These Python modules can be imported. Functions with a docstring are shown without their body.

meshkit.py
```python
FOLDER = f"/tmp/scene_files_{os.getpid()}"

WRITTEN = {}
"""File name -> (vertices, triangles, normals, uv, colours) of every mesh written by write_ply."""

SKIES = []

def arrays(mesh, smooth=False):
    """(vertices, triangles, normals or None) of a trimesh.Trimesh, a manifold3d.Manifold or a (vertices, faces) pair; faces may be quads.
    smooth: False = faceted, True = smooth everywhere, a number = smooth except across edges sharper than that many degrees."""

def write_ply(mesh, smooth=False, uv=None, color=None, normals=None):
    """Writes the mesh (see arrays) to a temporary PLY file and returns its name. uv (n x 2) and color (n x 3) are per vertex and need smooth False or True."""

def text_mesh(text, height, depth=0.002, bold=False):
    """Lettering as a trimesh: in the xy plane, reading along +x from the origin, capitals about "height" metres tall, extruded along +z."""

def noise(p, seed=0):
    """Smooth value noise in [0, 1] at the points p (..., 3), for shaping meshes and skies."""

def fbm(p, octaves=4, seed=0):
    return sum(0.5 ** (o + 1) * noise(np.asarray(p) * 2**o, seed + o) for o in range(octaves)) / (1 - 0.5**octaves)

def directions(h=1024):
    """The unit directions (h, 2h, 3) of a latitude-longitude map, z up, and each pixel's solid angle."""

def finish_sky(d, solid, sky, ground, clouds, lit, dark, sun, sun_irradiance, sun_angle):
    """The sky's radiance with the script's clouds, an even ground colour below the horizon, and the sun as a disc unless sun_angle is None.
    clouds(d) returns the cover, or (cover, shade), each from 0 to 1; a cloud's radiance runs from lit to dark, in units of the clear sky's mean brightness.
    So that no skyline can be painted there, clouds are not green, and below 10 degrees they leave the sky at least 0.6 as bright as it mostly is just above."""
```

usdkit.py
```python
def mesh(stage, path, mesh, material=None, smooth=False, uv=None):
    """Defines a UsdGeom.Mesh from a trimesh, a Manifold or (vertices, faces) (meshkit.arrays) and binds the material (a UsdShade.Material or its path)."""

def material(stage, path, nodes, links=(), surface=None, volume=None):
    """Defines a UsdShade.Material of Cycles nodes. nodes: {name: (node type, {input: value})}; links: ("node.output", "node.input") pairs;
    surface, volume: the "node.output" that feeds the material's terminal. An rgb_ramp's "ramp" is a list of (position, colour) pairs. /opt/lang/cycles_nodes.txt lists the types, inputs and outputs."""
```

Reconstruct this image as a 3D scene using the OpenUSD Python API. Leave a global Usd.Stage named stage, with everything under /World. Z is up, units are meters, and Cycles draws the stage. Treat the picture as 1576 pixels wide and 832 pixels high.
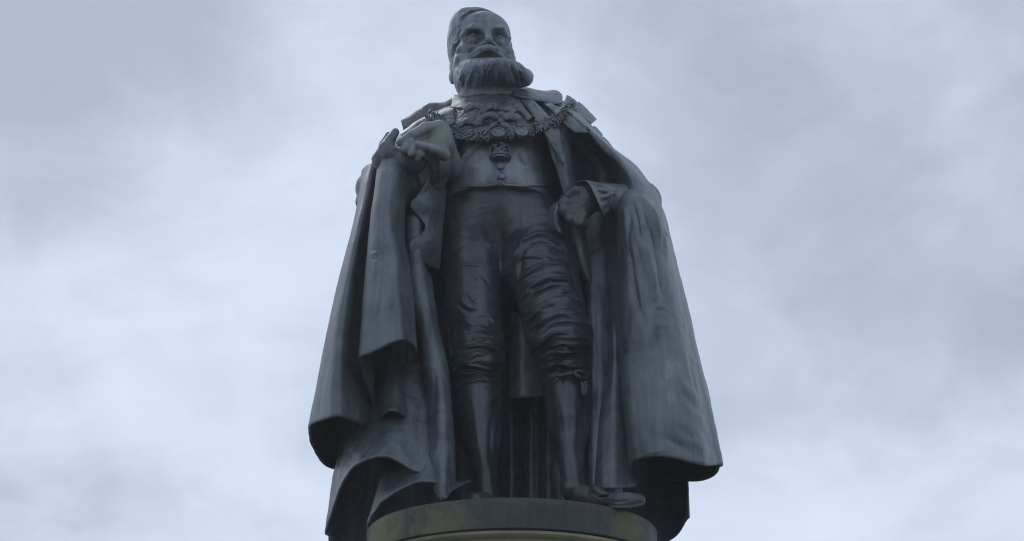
import math, numpy as np, trimesh, manifold3d, usdkit, meshkit
from pxr import Usd, UsdGeom, UsdLux, UsdShade, Gf, Sdf
from scipy.interpolate import CubicSpline, PchipInterpolator
from scipy.spatial import cKDTree
from scipy.sparse import coo_matrix
stage = Usd.Stage.CreateInMemory()
UsdGeom.SetStageUpAxis(stage, UsdGeom.Tokens.z); UsdGeom.SetStageMetersPerUnit(stage, 1)
UsdGeom.Xform.Define(stage, '/World'); UsdGeom.Scope.Define(stage, '/World/Looks')

# ------------------------------------------------------------------ camera
ZB = 3.0                       # height of the bronze plinth's top above the ground
FPX, DC, HC, PT = 2055.0, 6.0, 1.42, math.radians(24.5)   # focal length in photo pixels, distance, drop below the plinth top, tilt
cam = UsdGeom.Camera.Define(stage, '/World/camera')
cam.AddTranslateOp().Set(Gf.Vec3d(0, -DC, ZB - HC)); cam.AddRotateXOp().Set(90 + math.degrees(PT))
cam.CreateHorizontalApertureAttr(36.0); cam.CreateVerticalApertureAttr(36.0 * 541 / 1024)
cam.CreateFocalLengthAttr(36.0 * FPX / 1576); cam.CreateClippingRangeAttr(Gf.Vec2f(0.05, 5000))
cam.CreateExposureAttr(0.08)

# ------------------------------------------------------------------ sky and sun
SUN_EL, SUN_ROT = math.radians(52), math.radians(-35)
def sky_material():
    N = {'sky': ('sky_texture', {'sky_type': 'single_scattering', 'sun_disc': False, 'sun_elevation': SUN_EL, 'sun_rotation': SUN_ROT}),
         'tc': ('texture_coordinate', {}),
         'm1': ('mapping', {'mapping_type': 'point', 'scale': (1.0, 1.0, 1.6), 'location': (3.1, 0.4, 1.7)}),
         'n1': ('noise_texture', {'scale': 3.2, 'detail': 5.0, 'roughness': 0.52, 'distortion': 0.5}),
         'm2': ('mapping', {'mapping_type': 'point', 'scale': (1.0, 1.0, 1.5), 'location': (7.3, 2.2, 0.1)}),
         'n2': ('noise_texture', {'scale': 8.0, 'detail': 8.0, 'roughness': 0.56, 'distortion': 0.8}),
         'a': ('math', {'math_type': 'multiply_add', 'value2': 0.35}),
         'xyz': ('separate_xyz', {}), 'lowr': ('map_range', {'from_min': 0.2, 'from_max': 0.6, 'to_min': 0.12, 'to_max': -0.06, 'clamp': True}), 'aa': ('math', {'math_type': 'add'}),
         'r': ('rgb_ramp', {'ramp': [(0.0, (3.85, 4.4, 5.45)), (0.5, (4.1, 4.72, 5.8)), (0.62, (4.75, 5.45, 6.65)), (0.74, (5.75, 6.55, 7.95)), (0.86, (6.7, 7.5, 8.95)), (1.0, (7.4, 8.2, 9.6))]}),
         'mx': ('mix_color', {'fac': 0.94, 'use_clamp': False}),
         'bg': ('background_shader', {'strength': 0.1})}
    L = [('tc.generated', 'm1.vector'), ('m1.vector', 'n1.vector'), ('tc.generated', 'm2.vector'), ('m2.vector', 'n2.vector'),
         ('n2.fac', 'a.value1'), ('n1.fac', 'a.value3'), ('tc.generated', 'xyz.vector'), ('xyz.z', 'lowr.value'), ('a.value', 'aa.value1'), ('lowr.result', 'aa.value2'), ('aa.value', 'r.fac'), ('sky.color', 'mx.a'), ('r.color', 'mx.b'), ('mx.result', 'bg.color')]
    return usdkit.material(stage, '/World/Looks/overcast_sky', N, L, surface='bg.background')
dome = UsdLux.DomeLight.Define(stage, '/World/sky')
UsdShade.MaterialBindingAPI.Apply(dome.GetPrim()).Bind(sky_material())
sun = UsdLux.DistantLight.Define(stage, '/World/sun')
sun.CreateIntensityAttr(0.25); sun.CreateAngleAttr(35.0); sun.CreateColorAttr(Gf.Vec3f(1.0, 0.97, 0.93)); sun.CreateNormalizeAttr(True)
sd = np.array([math.sin(SUN_ROT) * math.cos(SUN_EL), math.cos(SUN_ROT) * math.cos(SUN_EL), math.sin(SUN_EL)])
sun.AddTransformOp().Set(Gf.Matrix4d().SetRotate(Gf.Rotation(Gf.Vec3d(0, 0, 1), Gf.Vec3d(*map(float, sd)))))

# ------------------------------------------------------------------ materials
def bronze(name, tint=(1, 1, 1), moss=None, rough=0.42, bump=0.35, bump_scale=38.0, metal=0.55):
    t = np.array(tint)
    N = {'g': ('texture_coordinate', {}),
         'n1': ('noise_texture', {'scale': 5.0, 'detail': 6.0, 'roughness': 0.6, 'distortion': 0.6}),
         'ms': ('mapping', {'mapping_type': 'point', 'scale': (34.0, 34.0, 2.2)}),
         'n2': ('noise_texture', {'scale': 1.0, 'detail': 3.0, 'roughness': 0.55}),
         'n3': ('noise_texture', {'scale': bump_scale, 'detail': 8.0, 'roughness': 0.62}),
         'n4': ('noise_texture', {'scale': 9.0, 'detail': 3.0, 'roughness': 0.5}),
         'a': ('math', {'math_type': 'multiply_add', 'value2': 0.40}), 'a5': ('math', {'math_type': 'multiply_add', 'value2': 1.0, 'value3': 0.02}),
         'n5': ('noise_texture', {'scale': 2.6, 'detail': 7.0, 'roughness': 0.66, 'distortion': 0.8}), 'pf': ('map_range', {'from_min': 0.54, 'from_max': 0.72, 'to_min': 0.0, 'to_max': 0.42, 'clamp': True}), 'pm': ('mix_color', {'b': tuple(t * (0.105, 0.150, 0.145))}),
         'r': ('rgb_ramp', {'ramp': [(0.45, tuple(t * (0.040, 0.045, 0.050))), (0.70, tuple(t * (0.090, 0.100, 0.110))), (0.88, tuple(t * (0.130, 0.143, 0.152))), (1.0, tuple(t * (0.20, 0.215, 0.22)))]}),
         'rr': ('map_range', {'from_min': 0.3, 'from_max': 0.75, 'to_min': rough - 0.09, 'to_max': rough + 0.14, 'clamp': True}),
         'ba': ('math', {'math_type': 'multiply_add', 'value2': 0.5}),
         'b': ('bump', {'strength': bump, 'distance': 0.006}),
         'p': ('principled_bsdf', {'metallic': metal, 'specular_ior_level': 0.5})}
    L = [('g.object', 'n1.vector'), ('g.object', 'ms.vector'), ('ms.vector', 'n2.vector'), ('g.object', 'n3.vector'), ('g.object', 'n4.vector'),
         ('n2.fac', 'a.value1'), ('n1.fac', 'a.value3'), ('a.value', 'a5.value1'), ('a5.value', 'r.fac'), ('g.object', 'n5.vector'), ('n5.fac', 'pf.value'), ('pf.result', 'pm.fac'), ('r.color', 'pm.a'), ('n1.fac', 'rr.value'), ('rr.result', 'p.roughness'),
         ('n4.fac', 'ba.value1'), ('n3.fac', 'ba.value3'), ('ba.value', 'b.height'), ('b.normal', 'p.normal')]
    col = 'pm.result'                                        # green patina in patches over the brown metal
    for k, (c, rad, mc) in enumerate(moss or []):            # lichen growing on one spot of the bronze
        N[f'd{k}'] = ('vector_math', {'math_type': 'distance', 'vector2': c})
        N[f'e{k}'] = ('math', {'math_type': 'multiply_add', 'value2': -1.0 / rad, 'value3': 1.35})
        N[f'f{k}'] = ('noise_texture', {'scale': 26.0, 'detail': 5.0, 'roughness': 0.65})
        N[f'h{k}'] = ('math', {'math_type': 'multiply_add', 'value2': 1.6})
        N[f'i{k}'] = ('map_range', {'from_min': 1.15, 'from_max': 1.9, 'to_min': 0.0, 'to_max': 0.62, 'clamp': True})
        N[f'm{k}'] = ('mix_color', {'b': mc})
        L += [('g.object', f'd{k}.vector1'), (f'd{k}.value', f'e{k}.value1'), ('g.object', f'f{k}.vector'), (f'f{k}.fac', f'h{k}.value1'),
              (f'e{k}.value', f'h{k}.value3'), (f'h{k}.value', f'i{k}.value'), (f'i{k}.result', f'm{k}.fac'), (col, f'm{k}.a')]
        col = f'm{k}.result'
    L.append((col, 'p.base_color'))
    return usdkit.material(stage, '/World/Looks/' + name, N, L, surface='p.BSDF')
BRONZE = bronze('dark_bronze')
HEADM = bronze('weathered_bronze', (1.8, 1.87, 1.94), rough=0.5, bump=0.3, metal=0.3)

# ------------------------------------------------------------------ helpers: the sculptor's measuring frame
CT, ST = math.cos(PT), math.sin(PT)
def W(px, py, y):
    """Where the line of sight through a pixel of the photo meets the upright plane y metres behind the plinth's axis (statue coordinates)."""
    px, py, y = np.broadcast_arrays(np.asarray(px, float), np.asarray(py, float), np.asarray(y, float))
    u, v = (px - 788) / FPX, (416 - py) / FPX
    dy, dz = CT - v * ST, ST + v * CT
    t = (y + DC) / dy
    return np.stack([u * t, y, dz * t - HC], -1)
def proj(P):
    P = np.asarray(P, float)
    dy, dz = P[..., 1] + DC, P[..., 2] + HC
    fw, up = dy * CT + dz * ST, -dy * ST + dz * CT
    return np.stack([788 + FPX * P[..., 0] / fw, 416 - FPX * up / fw], -1)
EYE = np.array([0, -DC, -HC])
def fb(p, scale, octaves=3, seed=0):
    return meshkit.fbm(np.asarray(p) * scale + seed * 17.31, octaves) - 0.5

def spline_rows(A, n, axis):
    """A: (C,K,3) net resampled to n along axis with a cubic spline by mean chord length."""
    A = np.moveaxis(A, axis, 0)
    d = np.linalg.norm(np.diff(A, axis=0), axis=-1).mean(1); t = np.concatenate([[0], np.cumsum(np.maximum(d, 1e-4))])
    f = PchipInterpolator(t, A, axis=0) if len(A) < 4 else CubicSpline(t, A, axis=0, bc_type='natural')
    return np.moveaxis(f(np.linspace(0, t[-1], n)), 0, axis)

def grid_normals(G, wrap=False):
    du = np.gradient(G, axis=0); dv = np.gradient(G, axis=1)
    if wrap: du[0] = du[-1] = (G[1] - G[-2]) / 2
    n = np.cross(du, dv); return n / np.maximum(np.linalg.norm(n, axis=-1, keepdims=True), 1e-9)

def resample(poly, step=1.5):
    p = np.asarray(poly, float)
    if len(p) > 2:
        d = np.r_[0, np.cumsum(np.linalg.norm(np.diff(p[:, :2], axis=0), axis=1))]
        p = PchipInterpolator(d, p, axis=0)(np.linspace(0, d[-1], max(int(d[-1] / step), 8)))
    else:
        p = np.linspace(p[0], p[1], max(int(np.linalg.norm(p[1, :2] - p[0, :2]) / step), 4))
    return p

def strokes_height(V, strokes):
    """Relief carved along lines: each stroke (points, width px, height m[, side]) ; side>0 falls off sharply on one side like a fold's edge."""
    Q = proj(V) + 3.2 * np.stack([fb(V, 9, 2, 41), fb(V, 9, 2, 42)], -1); h = np.zeros(len(V))      # a wandering hand
    for s in strokes:
        pts, w, a = s[0], s[1], s[2]; side = s[3] if len(s) > 3 else 0
        p = resample(pts); lo, hi = p[:, :2].min(0) - 4 * w, p[:, :2].max(0) + 4 * w
        m = np.where(((Q > lo) & (Q < hi)).all(1))[0]
        if not len(m): continue
        tr = cKDTree(p[:, :2]); d, i = tr.query(Q[m])
        tan = np.gradient(p[:, :2], axis=0); tan /= np.linalg.norm(tan, axis=1, keepdims=True) + 1e-9
        rel = Q[m] - p[i, :2]; sgn = tan[i, 0] * rel[:, 1] - tan[i, 1] * rel[:, 0]
        u = i / (len(p) - 1); taper = np.sin(np.clip(np.minimum(u, 1 - u) / 0.4, 0, 1) * np.pi / 2) ** 1.3 if not (len(s) > 4 and s[4]) else 1.0
        ww = w * np.where(sgn * side > 0, 0.35, 1.0) if side else w
        h[m] += a * taper * np.exp(-(d / ww) ** 2)
    return h

def carve(mesh, strokes, noise=0.0, nscale=9, seed=0):
    v = np.array(mesh.vertices); f = np.array(mesh.faces)
    _, _, n = meshkit.arrays(trimesh.Trimesh(v, f, process=False), True)
    view = EYE - v; view /= np.linalg.norm(view, axis=1, keepdims=True)
    facing = np.clip((n * view).sum(1) / 0.35, 0, 1)
    h = strokes_height(v, strokes) * facing if strokes else 0
    if noise: h = h + noise * fb(v, nscale, 3, seed)
    v = v + n * np.reshape(h, (-1, 1)) if np.ndim(h) else v
    return trimesh.Trimesh(v, f, process=False)

def sheet(cols, thick=0.014, res=0.0075, strokes=(), noise=0.002, nscale=7, seed=0, post=None, world=False, pleat=0.0, pscale=6.0):
    """Cloth: a spline surface through columns of (px, py, depth) points, given thickness and rounded rims."""
    A = np.asarray(cols, float)
    A = A if world else W(A[..., 0], A[..., 1], A[..., 2])
    lu = np.linalg.norm(np.diff(A, axis=0), axis=-1).sum(0).max(); lv = np.linalg.norm(np.diff(A, axis=1), axis=-1).sum(1).max()
    G = spline_rows(spline_rows(A, max(int(lv / res), 6), 1), max(int(lu / res), 6), 0)
    nu, nv = G.shape[:2]; n = grid_normals(G); P = G.reshape(-1, 3); nn = n.reshape(-1, 3)
    view = EYE - P; view /= np.linalg.norm(view, axis=1, keepdims=True)
    c = (nn * view).sum(1); s = np.sign(c); fac = np.clip(np.abs(c) / 0.3, 0, 1)
    h = noise * fb(P, nscale, 3, seed) + 0.35 * noise * fb(P, nscale * 4, 2, seed + 3)
    if pleat:                                              # long soft folds falling with the cloth
        w = P + .05 * fb(P, 2.5, 2, seed + 5)[:, None]; r = 1 - np.abs(fb(w * [1, 1, .16], pscale, 3, seed + 7)) * 4.5
        h = h + pleat * np.clip(r, -.4, 1) * s
    if len(strokes): h = h + strokes_height(P, strokes) * s * fac
    P = P + nn * h[:, None]
    if post is not None: P = post(P)
    G = P.reshape(nu, nv, 3); n = grid_normals(G)
    return thicken(G, n, thick)

def thicken(G, n, thick):
    nu, nv = G.shape[:2]
    iu = np.minimum(np.arange(nu), np.arange(nu)[::-1]); iv = np.minimum(np.arange(nv), np.arange(nv)[::-1])
    e = np.minimum(iu[:, None], iv[None, :]); r = np.where(e == 0, 0.45, np.where(e == 1, 0.85, 1.0))[..., None] * thick / 2
    V = np.concatenate([(G + n * r).reshape(-1, 3), (G - n * r).reshape(-1, 3)]); o = nu * nv
    I = np.arange(o).reshape(nu, nv)
    q = np.stack([I[:-1, :-1], I[1:, :-1], I[1:, 1:], I[:-1, 1:]], -1).reshape(-1, 4)
    rim = np.concatenate([I[:, 0], I[-1, 1:], I[-2::-1, -1], I[0, -2:0:-1]])
    rn = np.roll(rim, -1); side = np.stack([rn, rim, rim + o, rn + o], -1)
    quads = np.vstack([q, q[:, ::-1] + o, side])
    return trimesh.Trimesh(V, np.vstack([quads[:, [0, 1, 2]], quads[:, [0, 2, 3]]]), process=False)

def tube(rings, n=72, res=0.008, cap=True, power=2.0, world=False):
    """A tapering limb or garment: rings of (px centre, py at the front, half width px, front depth, back depth)."""
    R = []
    for (cx, py, hw, yf, yb) in rings:
        c = W(cx, py, yf); e = W(cx + hw, py, (yf + yb) / 2)[0] - W(cx, py, (yf + yb) / 2)[0]
        R.append([c[0] * (6 + (yf + yb) / 2) / (6 + yf), (yf + yb) / 2, c[2], e, (yb - yf) / 2])
    R = np.array(R); L = np.linalg.norm(np.diff(R[:, :3], axis=0), axis=1).sum()
    t = np.r_[0, np.cumsum(np.linalg.norm(np.diff(R[:, :3], axis=0), axis=1))]
    S = PchipInterpolator(t, R, axis=0)(np.linspace(0, t[-1], max(int(L / res), 4)))
    th = np.linspace(0, 2 * np.pi, n, endpoint=False)
    cs, sn = np.cos(th), np.sin(th); ex = 2 / power
    X = np.sign(sn) * np.abs(sn) ** ex; Y = -np.sign(cs) * np.abs(cs) ** ex
    V = np.stack([S[:, 0:1] + S[:, 3:4] * X, S[:, 1:2] + S[:, 4:5] * Y, np.repeat(S[:, 2:3], n, 1)], -1)
    m = len(S); I = np.arange(m * n).reshape(m, n); J = np.roll(I, -1, 1)
    q = np.stack([I[:-1], I[1:], J[1:], J[:-1]], -1).reshape(-1, 4)
    f = np.vstack([q[:, [0, 1, 2]], q[:, [0, 2, 3]]]); v = V.reshape(-1, 3)
    if cap:
        a, b = len(v), len(v) + 1; v = np.vstack([v, V[0].mean(0), V[-1].mean(0)])
        f = np.vstack([f, np.stack([J[0], np.full(n, a), I[0]], -1), np.stack([I[-1], np.full(n, b), J[-1]], -1)])
    mesh = trimesh.Trimesh(v, f, process=False)
    if mesh.volume < 0: mesh.invert()
    return mesh

def wire(pts, r, n=8, world=False, flat=1.0):
    """A round or flattened bar through points."""
    p = np.asarray(pts, float)
    if not world: p = W(p[:, 0], p[:, 1], p[:, 2])
    r = np.broadcast_to(np.asarray(r, float), len(p))
    d = np.r_[0, np.cumsum(np.linalg.norm(np.diff(p, axis=0), axis=1))]; k = max(int(d[-1] / 0.006), len(p), 4)
    s = np.linspace(0, d[-1], k); f = PchipInterpolator(d, np.c_[p, r], axis=0)(s); p, r = f[:, :3], f[:, 3]
    t = np.gradient(p, axis=0); t /= np.linalg.norm(t, axis=1, keepdims=True) + 1e-12
    ref = np.array([0, 1.0, 0.001]); a = np.cross(t, ref); a /= np.linalg.norm(a, axis=1, keepdims=True) + 1e-9; b = np.cross(t, a)
    th = np.linspace(0, 2 * np.pi, n, endpoint=False)
    V = p[:, None] + r[:, None, None] * (np.cos(th)[None, :, None] * a[:, None] + flat * np.sin(th)[None, :, None] * b[:, None])
    I = np.arange(k * n).reshape(k, n); J = np.roll(I, -1, 1)
    q = np.stack([I[:-1], J[:-1], J[1:], I[1:]], -1).reshape(-1, 4)
    v = np.vstack([V.reshape(-1, 3), p[0] - t[0] * r[0] * .6, p[-1] + t[-1] * r[-1] * .6]); a0, b0 = k * n, k * n + 1
    f = np.vstack([q[:, [0, 1, 2]], q[:, [0, 2, 3]], np.stack([J[0], I[0], np.full(n, a0)], -1), np.stack([I[-1], J[-1], np.full(n, b0)], -1)])
    m = trimesh.Trimesh(v, f, process=False)
    if m.volume < 0: m.invert()
    return m
cat = lambda *ms: trimesh.util.concatenate([trimesh.Trimesh(m.vertices, m.faces, process=False) for m in ms])

# ------------------------------------------------------------------ helpers: blended solids turned to a skin (surface nets)
class Solid:
    def __init__(s): s.ops = []
    def add(s, kind, k, lo, hi, fn): s.ops.append((kind, k, np.asarray(lo), np.asarray(hi), fn)); return s
    def cone(s, a, b, ra, rb, k=0.02, sub=False):
        a, b = np.asarray(a, float), np.asarray(b, float); R = max(ra, rb)
        ba = b - a; L2 = max(ba @ ba, 1e-9)
        def fn(p):
            h = np.clip(((p - a) @ ba) / L2, 0, 1)
            return np.linalg.norm(p - a - h[:, None] * ba, axis=1) - (ra + (rb - ra) * h)
        return s.add('sub' if sub else 'add', k, np.minimum(a, b) - R, np.maximum(a, b) + R, fn)
    def ball(s, c, r, k=0.02, rot=None, sub=False):
        c = np.asarray(c, float); r = np.broadcast_to(np.asarray(r, float), 3).copy(); M = np.eye(3) if rot is None else rot
        def fn(p):
            q = (p - c) @ M; k0 = np.linalg.norm(q / r, axis=1); k1 = np.linalg.norm(q / r ** 2, axis=1)
            return k0 * (k0 - 1) / np.maximum(k1, 1e-9)
        R = r.max(); return s.add('sub' if sub else 'add', k, c - R, c + R, fn)
    def chain(s, pts, radii, k=0.015):
        for i in range(len(pts) - 1): s.cone(pts[i], pts[i + 1], radii[i], radii[i + 1], k if i == 0 else 0.006)
        return s
    def ev(s, p):
        d = np.full(len(p), 1.0)
        for kind, k, lo, hi, fn in s.ops:
            m = np.where(((p > lo - k - .06) & (p < hi + k + .06)).all(1))[0]
            if not len(m): continue
            e = fn(p[m]); x = d[m]
            if kind == 'add': h = np.clip(.5 + .5 * (x - e) / k, 0, 1); d[m] = x + (e - x) * h - k * h * (1 - h)
            else: h = np.clip(.5 - .5 * (x + e) / k, 0, 1); d[m] = x + (-e - x) * h + k * h * (1 - h)
        return d
    def mesh(s, h=0.006, B=8):
        lo = np.min([o[2] for o in s.ops], 0) - 3 * h; hi = np.max([o[3] for o in s.ops], 0) + 3 * h
        nb = np.ceil((hi - lo) / (h * B)).astype(int) + 1; D = np.full(nb * B, 1.0, np.float32)
        C = np.stack(np.meshgrid(*[np.arange(n) for n in nb], indexing='ij'), -1).reshape(-1, 3)
        mid = lo + (C + .5) * h * B; act = C[np.abs(s.ev(mid)) < h * B * 1.9 + .012]
        off = np.stack(np.meshgrid(*[np.arange(B)] * 3, indexing='ij'), -1).reshape(-1, 3)
        for c in np.array_split(act, max(len(act) // 800, 1)):
            I = (c[:, None] * B + off[None]).reshape(-1, 3); D[I[:, 0], I[:, 1], I[:, 2]] = s.ev(lo + I * h)
        deep = np.ones(len(C), bool); key = lambda c: (c[:, 0] * nb[1] + c[:, 1]) * nb[2] + c[:, 2]
        deep[key(act)] = False; c = C[deep]; c = c[s.ev(lo + (c + .5) * h * B) < 0]          # blocks wholly inside
        if len(c):
            I = (c[:, None] * B + off[None]).reshape(-1, 3); D[I[:, 0], I[:, 1], I[:, 2]] = -1
        return surface_nets(D, lo, h)

def surface_nets(D, lo, h):
    S = D < 0; n = np.array(D.shape)
    cnt = sum(S[i:n[0] - 1 + i, j:n[1] - 1 + j, k:n[2] - 1 + k].astype(np.int8) for i in (0, 1) for j in (0, 1) for k in (0, 1))
    cells = np.argwhere((cnt > 0) & (cnt < 8)); idx = np.full(n - 1, -1, np.int32); idx[tuple(cells.T)] = np.arange(len(cells))
    acc = np.zeros((len(cells), 3)); w = np.zeros(len(cells))
    corners = [(i, j, k) for i in (0, 1) for j in (0, 1) for k in (0, 1)]
    val = {c: D[cells[:, 0] + c[0], cells[:, 1] + c[1], cells[:, 2] + c[2]].astype(float) for c in corners}
    for a in corners:
        for ax in range(3):
            if a[ax]: continue
            b = tuple(1 if q == ax else a[q] for q in range(3)); va, vb = val[a], val[b]; m = (va < 0) != (vb < 0)
            t = va[m] / (va[m] - vb[m]); p = np.tile(np.array(a, float), (m.sum(), 1)); p[:, ax] = t; acc[m] += p; w[m] += 1
    V = lo + h * (cells + acc / np.maximum(w, 1)[:, None]); F = []
    for ax in range(3):
        o = [q for q in range(3) if q != ax]; sl = [slice(None)] * 3; s1 = list(sl); s2 = list(sl); s1[ax] = slice(0, -1); s2[ax] = slice(1, None)
        e = np.argwhere(S[tuple(s1)] != S[tuple(s2)]); e = e[(e[:, o[0]] > 0) & (e[:, o[1]] > 0) & (e < n - 1).all(1)]
        inside = S[tuple(e.T)]; q = []
        for da, db in ((0, 0), (1, 0), (1, 1), (0, 1)):
            c = e.copy(); c[:, o[0]] -= da; c[:, o[1]] -= db; q.append(idx[tuple(c.T)])
        q = np.stack(q, -1); flip = inside if ax == 1 else ~inside; q[flip] = q[flip][:, ::-1]; F.append(q)
    F = np.vstack(F); F = F[(F >= 0).all(1)]; f = np.vstack([F[:, [0, 1, 2]], F[:, [0, 2, 3]]])
    m = trimesh.Trimesh(V, f, process=False)
    if m.volume < 0: m.invert()
    e = m.edges_unique; A = coo_matrix((np.ones(2 * len(e)), (np.r_[e[:, 0], e[:, 1]], np.r_[e[:, 1], e[:, 0]])), shape=(len(V),) * 2).tocsr()
    deg = np.maximum(np.asarray(A.sum(1)).ravel(), 1)[:, None]; v = np.array(m.vertices)
    for lam in (.5, -.52, .5, -.52): v = v + lam * (A @ v / deg - v)
    return trimesh.Trimesh(v, m.faces, process=False)

# ------------------------------------------------------------------ helpers: the scene tree
used = {}
def free(path):
    k = used.get(path); used[path] = 0 if k is None else k + 1
    return path if k is None else f'{path}_{k + 1:03d}'
def tag(p, **kw):
    p = p.GetPrim() if hasattr(p, 'GetPrim') else p
    for k, v in kw.items(): p.SetCustomDataByKey(k, v)
    return p
def obj(name, mesh, mat=None, parent=None, smooth=True, label=None):
    path = free((parent.GetPath().pathString if parent else '/World') + '/' + name)
    p = usdkit.mesh(stage, path, mesh, mat or BRONZE, smooth).GetPrim()
    if label: tag(p, label=label)
    return p
def thing(name, loc, **kw):
    x = UsdGeom.Xform.Define(stage, free('/World/' + name)); x.AddTranslateOp().Set(Gf.Vec3d(*loc)); return tag(x, **kw)
tag(dome, label='pale grey blue overcast sky with soft brighter clouds', category='sky', kind='structure')

# ================================================================== THE PLACE
# ------------------------------------------------------------------ ground
def flat_material(name, c0, c1, scale, rough=0.9, bump=0.4):
    N = {'g': ('texture_coordinate', {}), 'n': ('noise_texture', {'scale': scale, 'detail': 8.0, 'roughness': 0.65}),
         'r': ('rgb_ramp', {'ramp': [(0.3, c0), (0.7, c1)]}), 'n2': ('noise_texture', {'scale': scale * 14, 'detail': 5.0, 'roughness': 0.7}),
         'b': ('bump', {'strength': bump, 'distance': 0.004}), 'p': ('principled_bsdf', {'roughness': rough})}
    return usdkit.material(stage, '/World/Looks/' + name, N, [('g.object', 'n.vector'), ('g.object', 'n2.vector'), ('n.fac', 'r.fac'), ('r.color', 'p.base_color'), ('n2.fac', 'b.height'), ('b.normal', 'p.normal')], surface='p.BSDF')
g = trimesh.creation.box((1200, 1200, 1.0)); g.apply_translation((0, 0, -0.5))
tag(obj('ground', g, flat_material('paving_ground', (0.10, 0.10, 0.095), (0.17, 0.165, 0.155), 0.9), smooth=False), kind='structure', label='grey paved ground round the pedestal')

# ------------------------------------------------------------------ pedestal: turned drum of sandstone on a stepped foot
def stone():
    N = {'g': ('texture_coordinate', {}), 'n': ('noise_texture', {'scale': 4.0, 'detail': 7.0, 'roughness': 0.65}),
         'r': ('rgb_ramp', {'ramp': [(0.3, (0.115, 0.105, 0.065)), (0.55, (0.18, 0.165, 0.10)), (0.75, (0.24, 0.22, 0.14))]}),
         'n2': ('noise_texture', {'scale': 90.0, 'detail': 5.0, 'roughness': 0.7}),
         'v': ('noise_texture', {'scale': 3.1, 'detail': 5.0, 'roughness': 0.62}), 'mr': ('map_range', {'from_min': 0.47, 'from_max': 0.66, 'to_min': 0.0, 'to_max': 0.75, 'clamp': True}),
         'm': ('mix_color', {'b': (0.10, 0.115, 0.05)}), 'b': ('bump', {'strength': 0.5, 'distance': 0.004}), 'p': ('principled_bsdf', {'roughness': 0.9})}
    return usdkit.material(stage, '/World/Looks/sandstone', N, [('g.object', 'n.vector'), ('g.object', 'n2.vector'), ('g.object', 'v.vector'), ('n.fac', 'r.fac'), ('v.fac', 'mr.value'), ('mr.result', 'm.fac'), ('r.color', 'm.a'), ('m.result', 'p.base_color'), ('n2.fac', 'b.height'), ('b.normal', 'p.normal')], surface='p.BSDF')
STONE = stone()
def lathe(profile, n=220, worn=0.0, seed=0):
    p = []
    for (a, b) in zip(profile[:-1], profile[1:]):
        k = max(int(np.hypot(b[0] - a[0], b[1] - a[1]) / 0.02), 1); p += [np.array(a) + (np.array(b) - np.array(a)) * i / k for i in range(k)]
    p.append(np.array(profile[-1])); p = np.array(p)
    th = np.linspace(0, 2 * np.pi, n, endpoint=False)
    V = np.stack([p[:, 0:1] * np.cos(th), p[:, 0:1] * np.sin(th), np.repeat(p[:, 1:2], n, 1)], -1)
    I = np.arange(len(p) * n).reshape(len(p), n); J = np.roll(I, -1, 1)
    q = np.stack([I[:-1], J[:-1], J[1:], I[1:]], -1).reshape(-1, 4); v = V.reshape(-1, 3)
    if worn: d = worn * fb(v, 9, 4, seed); v = v * np.stack([1 + d, 1 + d, np.ones(len(v))], -1)
    m = trimesh.Trimesh(v, np.vstack([q[:, [0, 1, 2]], q[:, [0, 2, 3]]]), process=False)
    if m.volume < 0: m.invert()
    return m
ped = thing('stone_pedestal', (0, 0, 0), label='round sandstone pedestal under the bronze statue, greened with moss', category='pedestal')
zt = ZB - 0.131
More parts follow.
